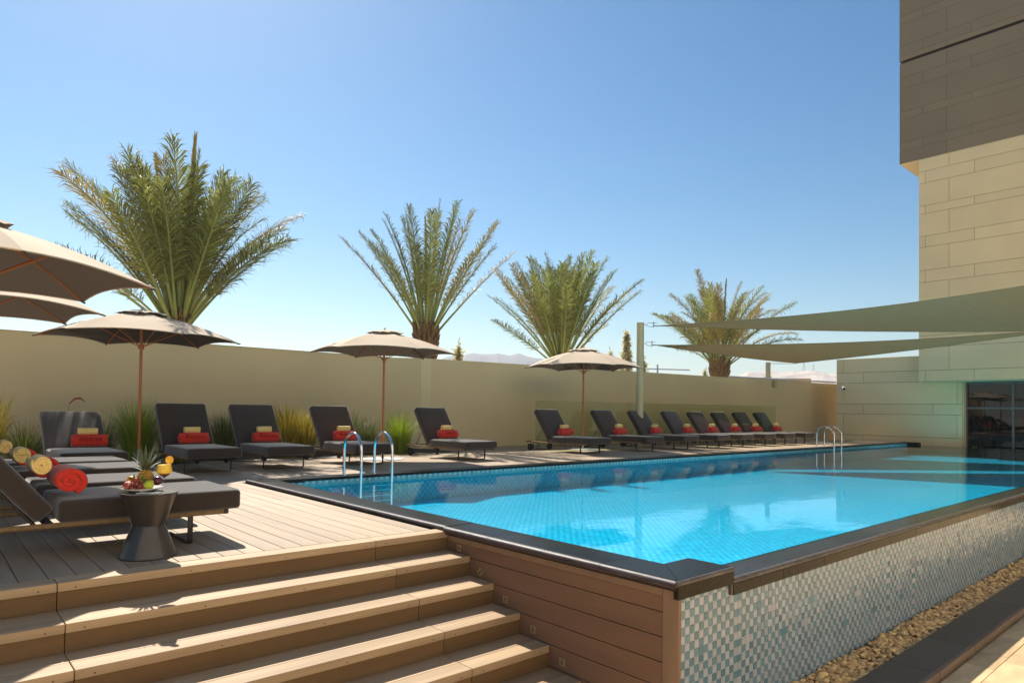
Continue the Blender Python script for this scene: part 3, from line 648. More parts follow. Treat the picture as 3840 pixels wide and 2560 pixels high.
def shackle(p, d, par):
    """ring, U shackle, pin and tail, pointing along d from p"""
    d = d.normalized(); up_ = Vector((0, 0, 1)); s = 0.055; m = MB()
    m.tube([p, p + d * 0.10], 0.008, 8)
    u = [p + d * 0.36 + up_ * s] + [p + d * (0.155 - s * math.sin(a) * 1.0) + up_ * (s * math.cos(a)) for a in [PI * i / 8 for i in range(9)]] + [p + d * 0.30 - up_ * s]
    m.tube(u, 0.0075, 8); m.tube([p + d * 0.30 + up_ * 0.085, p + d * 0.30 - up_ * 0.085], 0.014, 8)
    m.tube([p + d * 0.29 + up_ * s, p + d * 0.42 + up_ * s], 0.006, 6); m.tube([p + d * 0.30 - up_ * 0.03, p + d * 0.44 - up_ * 0.035], 0.016, 8)
    m.build('shackle', GALV, par, auto=40)
def sail(name, P, label, sag, conc, drop=(0, 0, 0), n=28):
    A, B_, C_ = [Vector(p) for p in P]; o = empty(name, (0, 0, 0), label=label, cat='shade sail', group='shade sails over the pool')
    V = []; F = []; idx = {}
    for i in range(n + 1):
        for j in range(n + 1 - i):
            a = 1 - (i + j) / n; b_ = i / n; c = j / n; p = A * a + B_ * b_ + C_ * c; G = (A + B_ + C_) / 3
            # edges curve inwards between the corners
            k = (conc[0] * a * b_ * (1 - c) ** 4 + conc[1] * b_ * c * (1 - a) ** 4 + conc[2] * c * a * (1 - b_) ** 4) * 4
            p = p.lerp(G, k); p = p - Vector((0, 0, sag * 27 * a * b_ * c + 4 * (drop[0] * a * b_ + drop[1] * b_ * c + drop[2] * c * a)))
            idx[(i, j)] = len(V); V.append(p)
    for i in range(n):
        for j in range(n - i):
            F.append((idx[(i, j)], idx[(i + 1, j)], idx[(i, j + 1)]))
            if i + j < n - 1: F.append((idx[(i + 1, j)], idx[(i + 1, j + 1)], idx[(i, j + 1)]))
    me = fastmesh('cloth', [tuple(v) for v in V], F, [SAIL], smooth=True); link('cloth', me, None, o)
    for e_ in ([(0, j) for j in range(n + 1)], [(i, 0) for i in range(n + 1)], [(i, n - i) for i in range(n + 1)]):
        MB().tube([V[idx[k]] for k in e_], 0.012, 6).build('hem', SAIL, o, smooth=True)
    return o
a_top = Vector((PX_ + 0.12, PY_ - 0.02, 3.617)); a_low = Vector((PX_ + 0.12, PY_ - 0.02, 3.055))
d1 = (Vector((19, 3, 4.6)) - a_top); d1.z = 0; d2 = (Vector((22, 6.5, 3.4)) - a_low); d2.z = 0
s1 = sail('shade_sail', (a_top + d1.normalized() * 0.43 - Vector((0, 0, .03)), (15.2, -0.9, 4.12), (24.15, 1.2, 3.74)), 'upper taupe shade sail rising to the right edge of the picture', 0.05, (0.10, 0.10, 0.02), (0.16, 0.1, 0.12))
s2 = sail('shade_sail', (a_low + d2.normalized() * 0.43 - Vector((0, 0, .03)), (21.2, 9.5, 2.90), (24.15, 2.0, 3.84)), 'lower taupe shade sail reaching from the post to the tower', 0.06, (0.01, 0.01, 0.10), (0.05, 0.06, 0.13))
MB().tube([(22.35, 11.1, 3.02), (21.2, 9.5, 2.88)], 0.012, 6).build('corner_cable', GALV, s2)
shackle(a_top, d1, s1); shackle(a_low, d2, s2)

# ------------------------------------------------------------------ loungers
def rbox(sx, sy, sz, r, seg=4, puff=0.0, sub=0):
    bm = bmesh.new(); bmesh.ops.create_cube(bm, size=1.0); bmesh.ops.scale(bm, vec=(sx, sy, sz), verts=bm.verts)
    bmesh.ops.bevel(bm, geom=bm.edges[:], offset=r, segments=seg, profile=0.5, affect='EDGES')
    bmesh.ops.subdivide_edges(bm, edges=[e for e in bm.edges if e.calc_length() > 0.2], cuts=5, use_grid_fill=True)
    for v in bm.verts:
        u = max(0, 1 - (2 * v.co.x / sx) ** 2) * max(0, 1 - (2 * v.co.y / sy) ** 2)
        if abs(v.co.z) > sz * 0.45: v.co.z += math.copysign(puff * u, v.co.z) + 0.003 * mnoise.noise(v.co * 6 + Vector((sx * 9, 0, 0)))
        w_ = max(0, 1 - (2 * v.co.z / sz) ** 2)
        if abs(v.co.x) > sx * 0.49: v.co.x += math.copysign(0.007 * w_, v.co.x)
        if abs(v.co.y) > sy * 0.49: v.co.y += math.copysign(0.007 * w_, v.co.y)
    me = bpy.data.meshes.new('cushion'); bm.to_mesh(me); bm.free(); me.polygons.foreach_set('use_smooth', [True] * len(me.polygons)); return me
seat_me = rbox(0.79, 1.32, 0.150, 0.028, puff=0.010); back_me = rbox(0.79, 0.92, 0.135, 0.028, puff=0.010)
def piping(sx, sy, z, r=0.028):
    pts = []
    for (cx, cy, a0) in ((sx / 2 - r, sy / 2 - r, 0), (-sx / 2 + r, sy / 2 - r, PI / 2), (-sx / 2 + r, -sy / 2 + r, PI), (sx / 2 - r, -sy / 2 + r, 1.5 * PI)):
        for i in range(5): a = a0 + PI / 2 * i / 4; pts.append((cx + r * math.cos(a) * 1.0, cy + r * math.sin(a), z))
    return pts + [pts[0]]
def make_lounger(ang, short=0.0):
    o = empty('sun_lounger')
    s = link('seat_cushion', seat_me, FAB, o, (0, 0.66 - short / 2, 0.318)); s.scale = (1, 1 - short / 1.32, 1)
    hy, hz_ = 1.335 - short, 0.255; L_ = 0.92; a = R(ang)
    # back cushion: lower front edge at the hinge
    cy = hy + math.cos(a) * L_ / 2 - math.sin(a) * 0.0675 * -1 * 0; cz = hz_ + math.sin(a) * L_ / 2
    bk = link('back_cushion', back_me, FAB, o, (0, hy + 0.06 + math.cos(a) * L_ / 2, hz_ + 0.045 + math.sin(a) * L_ / 2), (a, 0, 0))
    for sx in (-1, 1):
        MB().tube([(sx * 0.362, 0.11, 0.228), (sx * 0.362, 0.16, 0.228), (sx * 0.362, 2.26, 0.228)], 0.019, 10).build('side_rail', ROPE, o, auto=50)
        MB().tube([(sx * 0.362, 0.085, 0.228), (sx * 0.362, 0.118, 0.228)], 0.021, 10).build('rail_cap', DMET, o, auto=50)
    m = MB()
    for yy in (0.16, 0.7, 1.3, 2.26): m.tube([(-0.35, yy, 0.225), (0.35, yy, 0.225)], 0.013, 8)
    m.build('cross_bar', DMET, o, auto=50)
    def uframe(y, name):
        r = 0.035; x = 0.345; pts = [(-x, y, 0.215), (-x, y, r)] + [(-x + r - r * math.cos(t_), y, r + 0.006 - r * math.sin(t_)) for t_ in [PI / 2 * i / 5 for i in range(1, 6)]]
        pts += [(-q[0], q[1], q[2]) for q in reversed(pts)]
        mm = MB(); mm.tube(pts, 0.011, 6)
        for i, v in enumerate(mm.v): mm.v[i] = (v[0], y + (v[1] - y) * 1.9, v[2])
        return mm.build(name, DMET, o, auto=50)
    uframe(0.35, 'leg_frame')
    mm = MB(); mm.tube([(-0.30, 2.06, 0.215), (-0.30, 2.06, 0.05), (-0.27, 2.06, 0.022), (0.27, 2.06, 0.022), (0.30, 2.06, 0.05), (0.30, 2.06, 0.215)], 0.012, 6); mm.build('rear_leg_frame', DMET, o, auto=50)
    for sx in (-1, 1):
        wh = MB(); wh.tube([(sx * 0.33, 2.12, 0.087), (sx * 0.375, 2.12, 0.087)], 0.087, 24); wh = wh.build('wheel', RUBB, o, auto=40)
        MB().tube([(sx * 0.374, 2.12, 0.087), (sx * 0.383, 2.12, 0.087)], 0.014, 10).build('hub', GALV, wh, auto=40)
        MB().tube([(sx * 0.30, 2.12, 0.087), (sx * 0.34, 2.12, 0.087)], 0.012, 8).build('axle', DMET, o, auto=40)
    ey, ez = hy + 0.06 + math.cos(a) * 0.42 + math.sin(a) * 0.07, hz_ + 0.045 + math.sin(a) * 0.42 - math.cos(a) * 0.07
    m = MB()
    for sx in (-1, 1): m.tube([(sx * 0.31, ey, ez), (sx * 0.31, 1.98, 0.23)], 0.006, 6)
    m.build('support_strut', DMET, o, auto=50)
    m = MB(); y0_, z0_ = hy + 0.05 + math.sin(a) * 0.078, hz_ + 0.045 - math.cos(a) * 0.078
    for sx in (-1, 1): m.tube([(sx * 0.34, y0_, z0_ - 0.02), (sx * 0.34, y0_ + math.cos(a) * 0.86, z0_ + math.sin(a) * 0.86)], 0.010, 8)
    m.tube([(-0.34, y0_ + math.cos(a) * 0.84, z0_ + math.sin(a) * 0.84), (0.34, y0_ + math.cos(a) * 0.84, z0_ + math.sin(a) * 0.84)], 0.010, 8)
    m.build('back_frame', DMET, o, auto=50)
    sl_ = MB()
    for k in range(9): sl_.box((-0.345, 0.2 + k * 0.125, 0.232), (0.345, 0.26 + k * 0.125, 0.240))
    sl_.build('slat_base', DMET, o)
    return o
def spiral(Ro, turns, th, L_, seg=26, oval=1.0, tail=0.0, core=0.012, wob=0.03, seed=0):
    """rolled towel along x: a spiral sheet with real thickness and rounded cloth edges at both ends"""
    rr = random.Random(seed); N = int(turns * seg); inner = []; outer = []
    pitch = (Ro - core) / turns
    for i in range(N + 1):
        t_ = i / seg * 2 * PI; r = core + pitch * i / seg; q = 1 + wob * math.sin(2.3 * t_ + seed) * min(1, i / seg)
        a = t_ + 0.6 + (math.pi * 0.0)
        e_ = th / 2 * (1 if 0 < i < N else 0.5)
        inner.append((math.cos(a) * (r * q - e_ - th / 2), math.sin(a) * (r * q - e_ - th / 2) * oval)); outer.append((math.cos(a) * (r * q), math.sin(a) * (r * q) * oval))
    xs2 = [(-L_ / 2, -0.5), (-L_ / 2 + th * 0.15, 0.0), (-L_ / 2 + th * .5, 0.25), (0, 0.25), (L_ / 2 - th * .5, 0.25), (L_ / 2 - th * 0.15, 0.0), (L_ / 2, -0.5)]
    V = []; F = []; n_ = N + 1
    for xi, (x_, e2) in enumerate(xs2):
        for i in range(n_):
            (iu, iv), (ou, ov) = inner[i], outer[i]; mu, mv = (iu + ou) / 2, (iv + ov) / 2; k = 0.5 + e2 * 0.9 if e2 <= 0 else 0.5 + 0.47
            k = {-0.5: 0.25, 0.0: 0.78, 0.25: 0.99}[e2]
            jig = 0.004 * math.sin(i * 0.7 + seed) if abs(x_) > L_ * .4 else 0
            V.append((x_ + jig, mu + (ou - mu) * k, mv + (ov - mv) * k)); 
        for i in range(n_):
            (iu, iv), (ou, ov) = inner[i], outer[i]; mu, mv = (iu + ou) / 2, (iv + ov) / 2; k = {-0.5: 0.25, 0.0: 0.78, 0.25: 0.99}[e2]
            jig = 0.004 * math.sin(i * 0.7 + seed) if abs(x_) > L_ * .4 else 0
            V.append((x_ + jig, mu + (iu - mu) * k, mv + (iv - mv) * k))
    S2 = 2 * n_
    for xi in range(len(xs2) - 1):
        for i in range(N):
            a0, a1 = xi * S2 + i, xi * S2 + i + 1; F.append((a0, a1, a1 + S2, a0 + S2)); F.append((a0 + n_, a0 + n_ + S2, a1 + n_ + S2, a1 + n_))
        for i in (0, N): a0 = xi * S2 + i; F.append((a0, a0 + S2, a0 + S2 + n_, a0 + n_))
    for xi in (0, len(xs2) - 1):
        for i in range(N): a0 = xi * S2 + i; F.append((a0, a0 + 1, a0 + 1 + n_, a0 + n_))
    me = bpy.data.meshes.new('towel_roll'); me.from_pydata(V, [], F); me.update()
    bm = bmesh.new(); bm.from_mesh(me); bmesh.ops.recalc_face_normals(bm, faces=bm.faces); bm.to_mesh(me); bm.free()
    me.polygons.foreach_set('use_smooth', [True] * len(me.polygons)); return me
red_me = [spiral(0.098, 3.2, 0.030, 0.46, seed=k, oval=0.97) for k in range(3)]; yel_me = [spiral(0.056, 3.6, 0.0155, 0.25, seed=k + 4) for k in range(3)]
for m_ in red_me: m_.materials.append(REDT)
for m_ in yel_me: m_.materials.append(YELT)
def text_mesh(s, size, Rr, L_):
    cu = bpy.data.curves.new('lettering', 'FONT'); cu.body = s; cu.size = size; cu.align_x = 'CENTER'; cu.align_y = 'CENTER'; cu.space_character = 1.08; cu.resolution_u = 3
    ob = bpy.data.objects.new('tmp_lettering', cu); COL.objects.link(ob); dg = bpy.context.evaluated_depsgraph_get()
    me = bpy.data.meshes.new_from_object(ob.evaluated_get(dg)); bpy.data.objects.remove(ob)
    bm = bmesh.new(); bm.from_mesh(me); bmesh.ops.triangulate(bm, faces=bm.faces)
    for _ in range(3):
        bmesh.ops.subdivide_edges(bm, edges=[e_ for e_ in bm.edges if e_.calc_length() > 0.014], cuts=1)
        bmesh.ops.triangulate(bm, faces=bm.faces)
    for v in bm.verts:
        # wrap on the roll: local -y faces the viewer, z up
        x_, h_ = v.co.x, v.co.y; a = h_ / Rr + 0.42
        v.co = Vector((x_, -math.cos(a) * Rr, math.sin(a) * Rr * 0.97))
    bmesh.ops.recalc_face_normals(bm, faces=bm.faces)
    bm.to_mesh(me); bm.free(); me.materials.clear(); me.materials.append(REDD); return me
def towels(par_loc, rz, ylocal, idx, text=None, labels=None, side=0.0, jr=0.0, ang=54):
    """a red roll on the seat against the back, a yellow roll on top"""
    c, s_ = math.cos(rz), math.sin(rz)
    def wpos(x_, y_, z_): return (par_loc[0] + c * x_ - s_ * y_, par_loc[1] + s_ * x_ + c * y_, par_loc[2] + z_)
    rd = link('red_towel', red_me[idx % 3], None, None, wpos(side, ylocal, 0.398 + 0.094), (0, 0, rz + jr))
    tag(rd, labels[0], 'towel', 'rolled red towels on the loungers')
    if text: link('lettering', text_mesh(text, 0.125 if len(text) > 4 else 0.125, 0.1035, 0.46), None, rd, (0.0, 0, 0))
    yl = link('yellow_towel', yel_me[idx % 3], None, None, wpos(side - 0.02, ylocal + 0.045, 0.398 + 0.19 + 0.048), (0, 0, rz + jr * .5))
    tag(yl, labels[1], 'towel', 'small rolled yellow towels on the loungers')
    return rd, yl
proto54 = make_lounger(54); proto42 = make_lounger(39); proto50 = make_lounger(50, 0.14)
used = set()
def place(proto, x, y, rz, label, group):
    o = proto if proto.name not in used else copy_tree(proto)
    used.add(o.name); o.location = (x, y, ZD); o.rotation_euler = (0, 0, rz)
    return tag(o, label, 'sun lounger', group)
ORD = ['first', 'second', 'third', 'fourth', 'fifth', 'sixth', 'seventh', 'eighth']
# row facing the pool, from the left
rowA = [(proto42, -1.57, 8.15, 'otana', 'with the sunlit grey backrest, left of the first umbrella pole', 'on the lounger with the sunlit grey backrest'),
        (proto54, 0.065, 8.40, 'Rotan', 'just right of the first umbrella pole, behind the cocktail glass', 'on the lounger just right of the first umbrella pole'),
        (proto54, 1.28, 8.40, 'Rotan', 'third from the left along the wall, left of the yellow grass', 'on the third lounger from the left along the wall'),
        (proto54, 2.85, 8.42, 'Rotan', 'behind the near pool ladder, left of the second umbrella pole', 'on the lounger behind the near pool ladder'),
        (proto54, 5.27, 8.36, 'otan', 'standing alone between the second umbrella and the glass balustrade', 'on the lone lounger between the two right umbrellas')]
GA = 'charcoal loungers along the wall facing the pool'
for i, (pr, x, y, tx, lab, tl) in enumerate(rowA):
    place(pr, x, y, 0, 'charcoal sun lounger ' + lab, GA)
    towels((x, y, ZD), 0, 1.225, i, tx, ('red rolled towel with lettering ' + tl, 'small yellow rolled towel ' + tl), side=(0.13 if i == 0 else 0.03), jr=0.03 * (i % 3 - 1))
rowB = [(9.02, 8.45), (11.15, 8.43), (12.80, 8.42), (14.46, 8.42), (15.81, 8.42), (17.22, 8.42), (18.55, 8.42), (20.03, 8.42)]
posB = ['nearest of the right hand row, by the third umbrella pole', 'second from the near end of the right hand row', 'third from the near end of the right hand row', 'fourth from the near end of the right hand row',
        'fifth from the near end of the right hand row', 'third from the far end of the right hand row', 'second from the far end of the right hand row', 'at the far end of the right hand row']
shB = ['nearest right row lounger', 'second right row lounger', 'third right row lounger', 'fourth right row lounger', 'fifth right row lounger', 'third lounger from the row\'s far end', 'second lounger from the row\'s far end', 'very last lounger at the far end']
for i, (x, y) in enumerate(rowB):
    jz = [0, -.008, .02, .045, 0.01, 0.02, -.015, 0.01][i]
    place(proto54, x, y, jz, 'charcoal sun lounger ' + posB[i], GA)
    towels((x, y, ZD), jz, 1.225, i + 1, None, ('red rolled towel on the ' + shB[i], 'small yellow rolled towel on the ' + shB[i]), side=0.05, jr=random.uniform(-.12, .1))
# row in front, side by side with feet towards the pool
GN = 'charcoal loungers side by side at the front left'
rowC = [(-1.475, 3.39, 'nearest of all, behind the hourglass side table'), (-1.475, 4.52, 'second from the front in the left block'), (-1.475, 5.93, 'third from the front in the left block'), (-1.50, 7.03, 'rearmost of the left block, almost all in shade')]
for i, (x, y, lab) in enumerate(rowC):
    place(proto50, x, y, PI / 2, 'charcoal sun lounger ' + lab, GN)
big_red = [spiral(0.108, 2.6, 0.040, 0.44, seed=11, wob=0.05), spiral(0.106, 2.6, 0.038, 0.44, seed=13, wob=0.05)]; big_yel = spiral(0.066, 4.0, 0.0165, 0.30, seed=12, wob=0.05)
for m_ in big_red: m_.materials.append(REDT)
big_yel.materials.append(YELT)
for i, (x, y, zr) in enumerate([(-2.585, 3.30, 0.472), (-2.585, 4.43, 0.472), (-2.585, 5.83, 0.472)]):
    lab = ['on the nearest lounger, left of the side table', 'on the second lounger from the front', 'on the third lounger from the front'][i]
    o = link('red_towel', big_red[i % 2], None, None, (x, y, zr), (0, 0, PI / 2)); tag(o, 'large red rolled towel ' + lab, 'towel', 'rolled red towels on the loungers')
    o = link('yellow_towel', big_yel, None, None, (x - 0.155, y - 0.03, zr + 0.115), (0, 0, PI / 2)); tag(o, 'yellow rolled towel beside the red one ' + lab, 'towel', 'small rolled yellow towels on the loungers')

# ------------------------------------------------------------------ umbrellas
def make_umbrella(r, ztop, zrim, label, loc, phase, rb=0.43):
    o = empty('parasol', loc, phase, label=label, cat='parasol', group='beige hexagonal parasols on wooden poles')
    H = ztop - ZD; HR = zrim - ZD; n = 14; V = []; F = []
    def pt(sec, u, rho, r_=r, top=H - 0.07, rim=HR, droop=0.05):
        a0 = sec * PI / 3; a1 = a0 + PI / 3; p0 = Vector((math.cos(a0), math.sin(a0), 0)); p1 = Vector((math.cos(a1), math.sin(a1), 0))
        p = p0.lerp(p1, u) * r_ * rho; k = 4 * u * (1 - u); inn = 1 - 0.045 * k * rho ** 2
        zz = top - (top - rim) * (0.42 * rho + 0.58 * rho ** 2.1) - 0.018 * k * rho * (1 - rho) * 4 + droop * k * rho ** 6
        return Vector((p.x * inn, p.y * inn, zz))
    vi = {}
    for s in range(6):
        for i in range(n + 1):
            for j in range(9):
                vi[(s, i, j)] = len(V); V.append(pt(s, j / 8, 0.10 + 0.90 * i / n))
        for i in range(n):
            for j in range(8): F.append((vi[(s, i, j)], vi[(s, i + 1, j)], vi[(s, i + 1, j + 1)], vi[(s, i, j + 1)]))
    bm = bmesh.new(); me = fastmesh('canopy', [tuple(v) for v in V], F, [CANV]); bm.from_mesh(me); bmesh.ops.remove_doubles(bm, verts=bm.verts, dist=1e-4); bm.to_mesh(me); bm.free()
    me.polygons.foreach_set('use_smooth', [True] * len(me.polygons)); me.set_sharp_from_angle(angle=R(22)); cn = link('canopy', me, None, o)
    V = []; F = []
    for s in range(6):
        for i in range(5):
            for j in range(5):
                V.append(pt(s, j / 4, 0.0 + 0.27 * i / 4, top=H - 0.025, rim=HR, droop=0) + Vector((0, 0, 0.012 + 0.010 * math.sin(j * 2.2 + s) * i / 4)))
        b0 = s * 25
        for i in range(4):
            for j in range(4): F.append((b0 + i * 5 + j, b0 + (i + 1) * 5 + j, b0 + (i + 1) * 5 + j + 1, b0 + i * 5 + j + 1))  # wound like the canopy
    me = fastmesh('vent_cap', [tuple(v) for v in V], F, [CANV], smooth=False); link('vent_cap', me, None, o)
    hm_ = MB()
    for s in range(6): hm_.tube([pt(s, j / 8, 1.0) for j in range(9)], 0.007, 6)
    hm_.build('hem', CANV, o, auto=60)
    for s in range(6):
        a = s * PI / 3; d = Vector((math.cos(a), math.sin(a), 0)); pts = [pt(s, 0, q) - Vector((0, 0, 0.018)) for q in (0.03, 0.25, 0.5, 0.75, 0.985)]
        MB().tube(pts, 0.010, 6).build('rib', POLEW, o, auto=60)
        mid = pt(s, 0, 0.52) - Vector((0, 0, 0.03)); MB().tube([mid, Vector((d.x * 0.03, d.y * 0.03, HR - 0.12))], 0.007, 6).build('strut', POLEW, o, auto=60)
        tp = pt(s, 0, 1.0); MB().tube([tp - d * 0.03, tp + d * 0.018 - Vector((0, 0, 0.012))], 0.011, 8).build('rib_tip', DMET, o, auto=60)
    MB().tube([(0, 0, 0.30), (0, 0, H - 0.06)], 0.0225, 16).build('pole', POLEW, o, auto=40)
    MB().lathe([(0.0, HR - 0.16), (0.045, HR - 0.16), (0.045, HR - 0.09), (0.0, HR - 0.09)], 16).build('runner_hub', POLEW, o, auto=40)
    MB().lathe([(0.008, H - 0.06), (0.008, H - 0.02), (0.012, H - 0.015)] + [(0.022 * math.sin(PI * i / 8) + 0.0005, H + 0.008 - 0.022 * math.cos(PI * i / 8)) for i in range(1, 9)], 14).build('finial', GALV, o, auto=50)
    MB().tube([(0, 0, 0.0), (0, 0, 0.31)], 0.028, 16).build('base_tube', GALV, o, auto=40)
    MB().lathe([(0.0, 0.0), (rb - 0.005, 0.0), (rb, 0.006), (rb - 0.005, 0.014), (0.06, 0.020), (0.0, 0.020)], 48).build('base_plate', WHITEP, o, auto=40)
    return o
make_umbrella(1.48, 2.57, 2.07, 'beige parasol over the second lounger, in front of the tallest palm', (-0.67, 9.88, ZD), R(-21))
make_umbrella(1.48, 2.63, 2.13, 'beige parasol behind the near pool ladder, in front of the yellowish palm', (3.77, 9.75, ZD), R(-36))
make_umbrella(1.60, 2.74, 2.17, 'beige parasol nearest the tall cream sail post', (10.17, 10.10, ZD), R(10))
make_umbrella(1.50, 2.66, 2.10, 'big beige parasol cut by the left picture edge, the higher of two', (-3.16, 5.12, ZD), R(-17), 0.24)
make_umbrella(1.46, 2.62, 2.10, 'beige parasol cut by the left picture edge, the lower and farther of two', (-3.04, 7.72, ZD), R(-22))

# ------------------------------------------------------------------ pool ladders
def ladder(xa, xb, loc_label):
    o = empty('pool_ladder', (0, 0, 0), label=loc_label, cat='pool ladder', group='curved steel pool ladders')
    for x_ in (xa, xb):
        yf, yi = 6.88, 6.36; r = (yf - yi) / 2; zc = 0.655 - 0.0215 - r
        pts = [(x_, yf + 0.0, 0.0), (x_, yf, zc * .5)] + [(x_, (yf + yi) / 2 + r * math.cos(a), zc + r * math.sin(a)) for a in [PI * i / 14 for i in range(15)]] + [(x_ - 0.0, yi, 0.1), (x_, yi + 0.02, -0.42)]
        MB().tube(pts, 0.0215, 16).build('rail', CHROME, o, auto=40)
        MB().lathe([(0.022, 0.012), (0.048, 0.006), (0.05, 0.0), (0.0, 0.0)], 20, c=(x_, yf, 0.001)).build('flange', CHROME, o, auto=40)
    for z_ in (-0.12, -0.19, -0.27, -0.35):
        MB().box((xa + 0.02, 6.34, z_ - 0.006), (xb - 0.02, 6.40, z_ + 0.006)).build('rung', CHROME, o, bevel=0.003)
ladder(1.42, 1.93, 'near steel pool ladder with two curved handrails')
ladder(17.1, 17.62, 'far steel pool ladder near the end of the lounger row')

# ------------------------------------------------------------------ side table and what stands on it
TX, TY, TZ = -2.165, 2.80, 0.402
st = empty('side_table', (TX, TY, ZD), label='dark lacquered hourglass side table carrying the fruit plate', cat='side table')
h = TZ - ZD
MB().lathe([(0.0, 0.0), (0.178, 0.0), (0.181, 0.006), (0.180, 0.012), (0.100, h * 0.49)], 96, cap=False).build('base', TABM, st, auto=40)
MB().lathe([(0.100, h * 0.492), (0.101, h * 0.496), (0.176, h - 0.012), (0.180, h - 0.006), (0.178, h - 0.001), (0.0, h - 0.001)], 96).build('top', TABM, st, auto=40)
RV = Vector((0.75, -0.66, 0)); FV = Vector((0.66, 0.75, 0)); T0 = Vector((TX, TY, TZ))
def at(r_, f_, z_=0.0): return T0 + RV * r_ + FV * f_ + Vector((0, 0, z_))
pc = at(-0.062, 0.01)
pl = MB().lathe([(0.0, 0.006), (0.05, 0.0), (0.075, 0.001), (0.105, 0.014), (0.136, 0.026), (0.137, 0.029), (0.105, 0.019), (0.07, 0.007), (0.0, 0.008)], 64, wob=0.03).build('plate', PORC, None, tuple(pc), auto=60)
tag(pl, 'white wavy plate heaped with fruit on the side table', 'plate')
def pp(r_, f_, z_): return tuple(pc + RV * r_ + FV * f_ + Vector((0, 0, z_)))
def ball(name, r, mat, loc, label, cat, sq=(1, 1, 1), stem=True, dent=0.12, group=None):
    prof = []
    for i in range(15):
        a = PI * i / 14; rr = math.sin(a) * r; zz = -math.cos(a) * r
        d = dent * r * (math.exp(-(rr / (0.35 * r)) ** 2)); zz += d if zz < 0 else -d
        prof.append((max(rr, 1e-4), zz))
    m = MB().lathe(prof, 28); o = m.build(name, mat, None, loc, smooth=True, rot=(random.uniform(-.3, .3), random.uniform(-.3, .3), 0)); o.scale = sq
    if stem: MB().tube([(0, 0, r * 0.7), (0.002, 0, r * 1.15)], 0.0016, 6).build('stem', TRUNK, o)
    return tag(o, label, cat, group)
ball('orange', 0.036, ORNG, pp(-0.075, 0.02, 0.070), 'bright orange at the left of the fruit plate', 'orange', dent=0.05)
ball('peach', 0.031, PEACH, pp(-0.060, -0.055, 0.045), 'red and amber peach at the front left of the plate', 'peach')
ball('peach', 0.030, PEACH, pp(-0.035, 0.0, 0.068), 'small red peach tucked between the orange and grapes', 'peach')
ball('plum', 0.034, APPLE, pp(0.085, 0.05, 0.068), 'glossy dark purple plum beside the pineapple', 'plum')
ball('plum', 0.028, APPLE, pp(0.045, 0.02, 0.055), 'smaller purple plum in front of the pineapple', 'plum')
m = MB(); prof = [(0.0005, -0.034), (0.022, -0.030), (0.034, -0.008), (0.030, 0.014), (0.018, 0.032), (0.010, 0.040), (0.0005, 0.042)]
o = m.lathe(prof, 28).build('pear', PEAR, None, pp(0.075, -0.045, 0.048), smooth=True, rot=(0.4, 0.5, 0)); tag(o, 'yellow green pear at the right of the fruit plate', 'pear')
MB().tube([(0, 0, 0.038), (0.003, 0, 0.056)], 0.0018, 6).build('stem', TRUNK, o)
gr = empty('grapes', pp(0, -0.05, 0.03), label='bunch of red grapes lying at the front of the plate', cat='grapes')
gm = MB().lathe([(max(1e-4, 0.0115 * math.sin(PI * i / 8)), -0.0115 * math.cos(PI * i / 8)) for i in range(9)], 12).mesh('grape', smooth=True); gm.materials.append(GRAPE)
for k in range(46):
    u = random.uniform(-1, 1); lay = random.random() ** 1.3
    p = RV * (u * 0.056) + FV * random.uniform(-0.042, 0.02) + Vector((0, 0, -0.006 + lay * 0.045 * (1 - u * u * 0.7)))
    link('grape', gm, None, gr, tuple(p))
MB().tube([RV * -0.05 + Vector((0, 0, .03)), Vector((0, 0, .045)), RV * 0.05 + Vector((0, 0, .02))], 0.0014, 5).build('stalk', TRUNK, gr)
pn = empty('pineapple', pp(0.005, 0.045, 0.0),  label='upright pineapple with grey green crown in the middle of the plate', cat='pineapple')
pn.scale = (1.12, 1.12, 1.12)
bd = MB().lathe([(max(1e-3, 0.048 * math.sin(PI * (0.12 + 0.80 * i / 10)) ** 0.6), 0.012 + 0.115 * i / 10) for i in range(11)], 24, cap=True).build('fruit_body', PINE, pn, smooth=True)
ey = MB()
for i in range(7):
    for k in range(11):
        a = 2 * PI * (k + 0.5 * (i % 2)) / 11; z_ = 0.028 + i * 0.0155; rr = 0.048 * math.sin(PI * (0.12 + 0.80 * (z_ - 0.012) / 0.115)) ** 0.6
        c = Vector((math.cos(a) * rr, math.sin(a) * rr, z_)); t1 = Vector((-math.sin(a), math.cos(a), 0)) * 0.0105; t2 = Vector((0, 0, 0.008)); nn = Vector((math.cos(a), math.sin(a), 0)) * 0.0065
        ey.add([c + t1, c + t2, c - t1, c - t2, c + nn], [(0, 1, 4), (1, 2, 4), (2, 3, 4), (3, 0, 4)])
ey.build('rind_eye', PINE, pn)
lf_cache = []
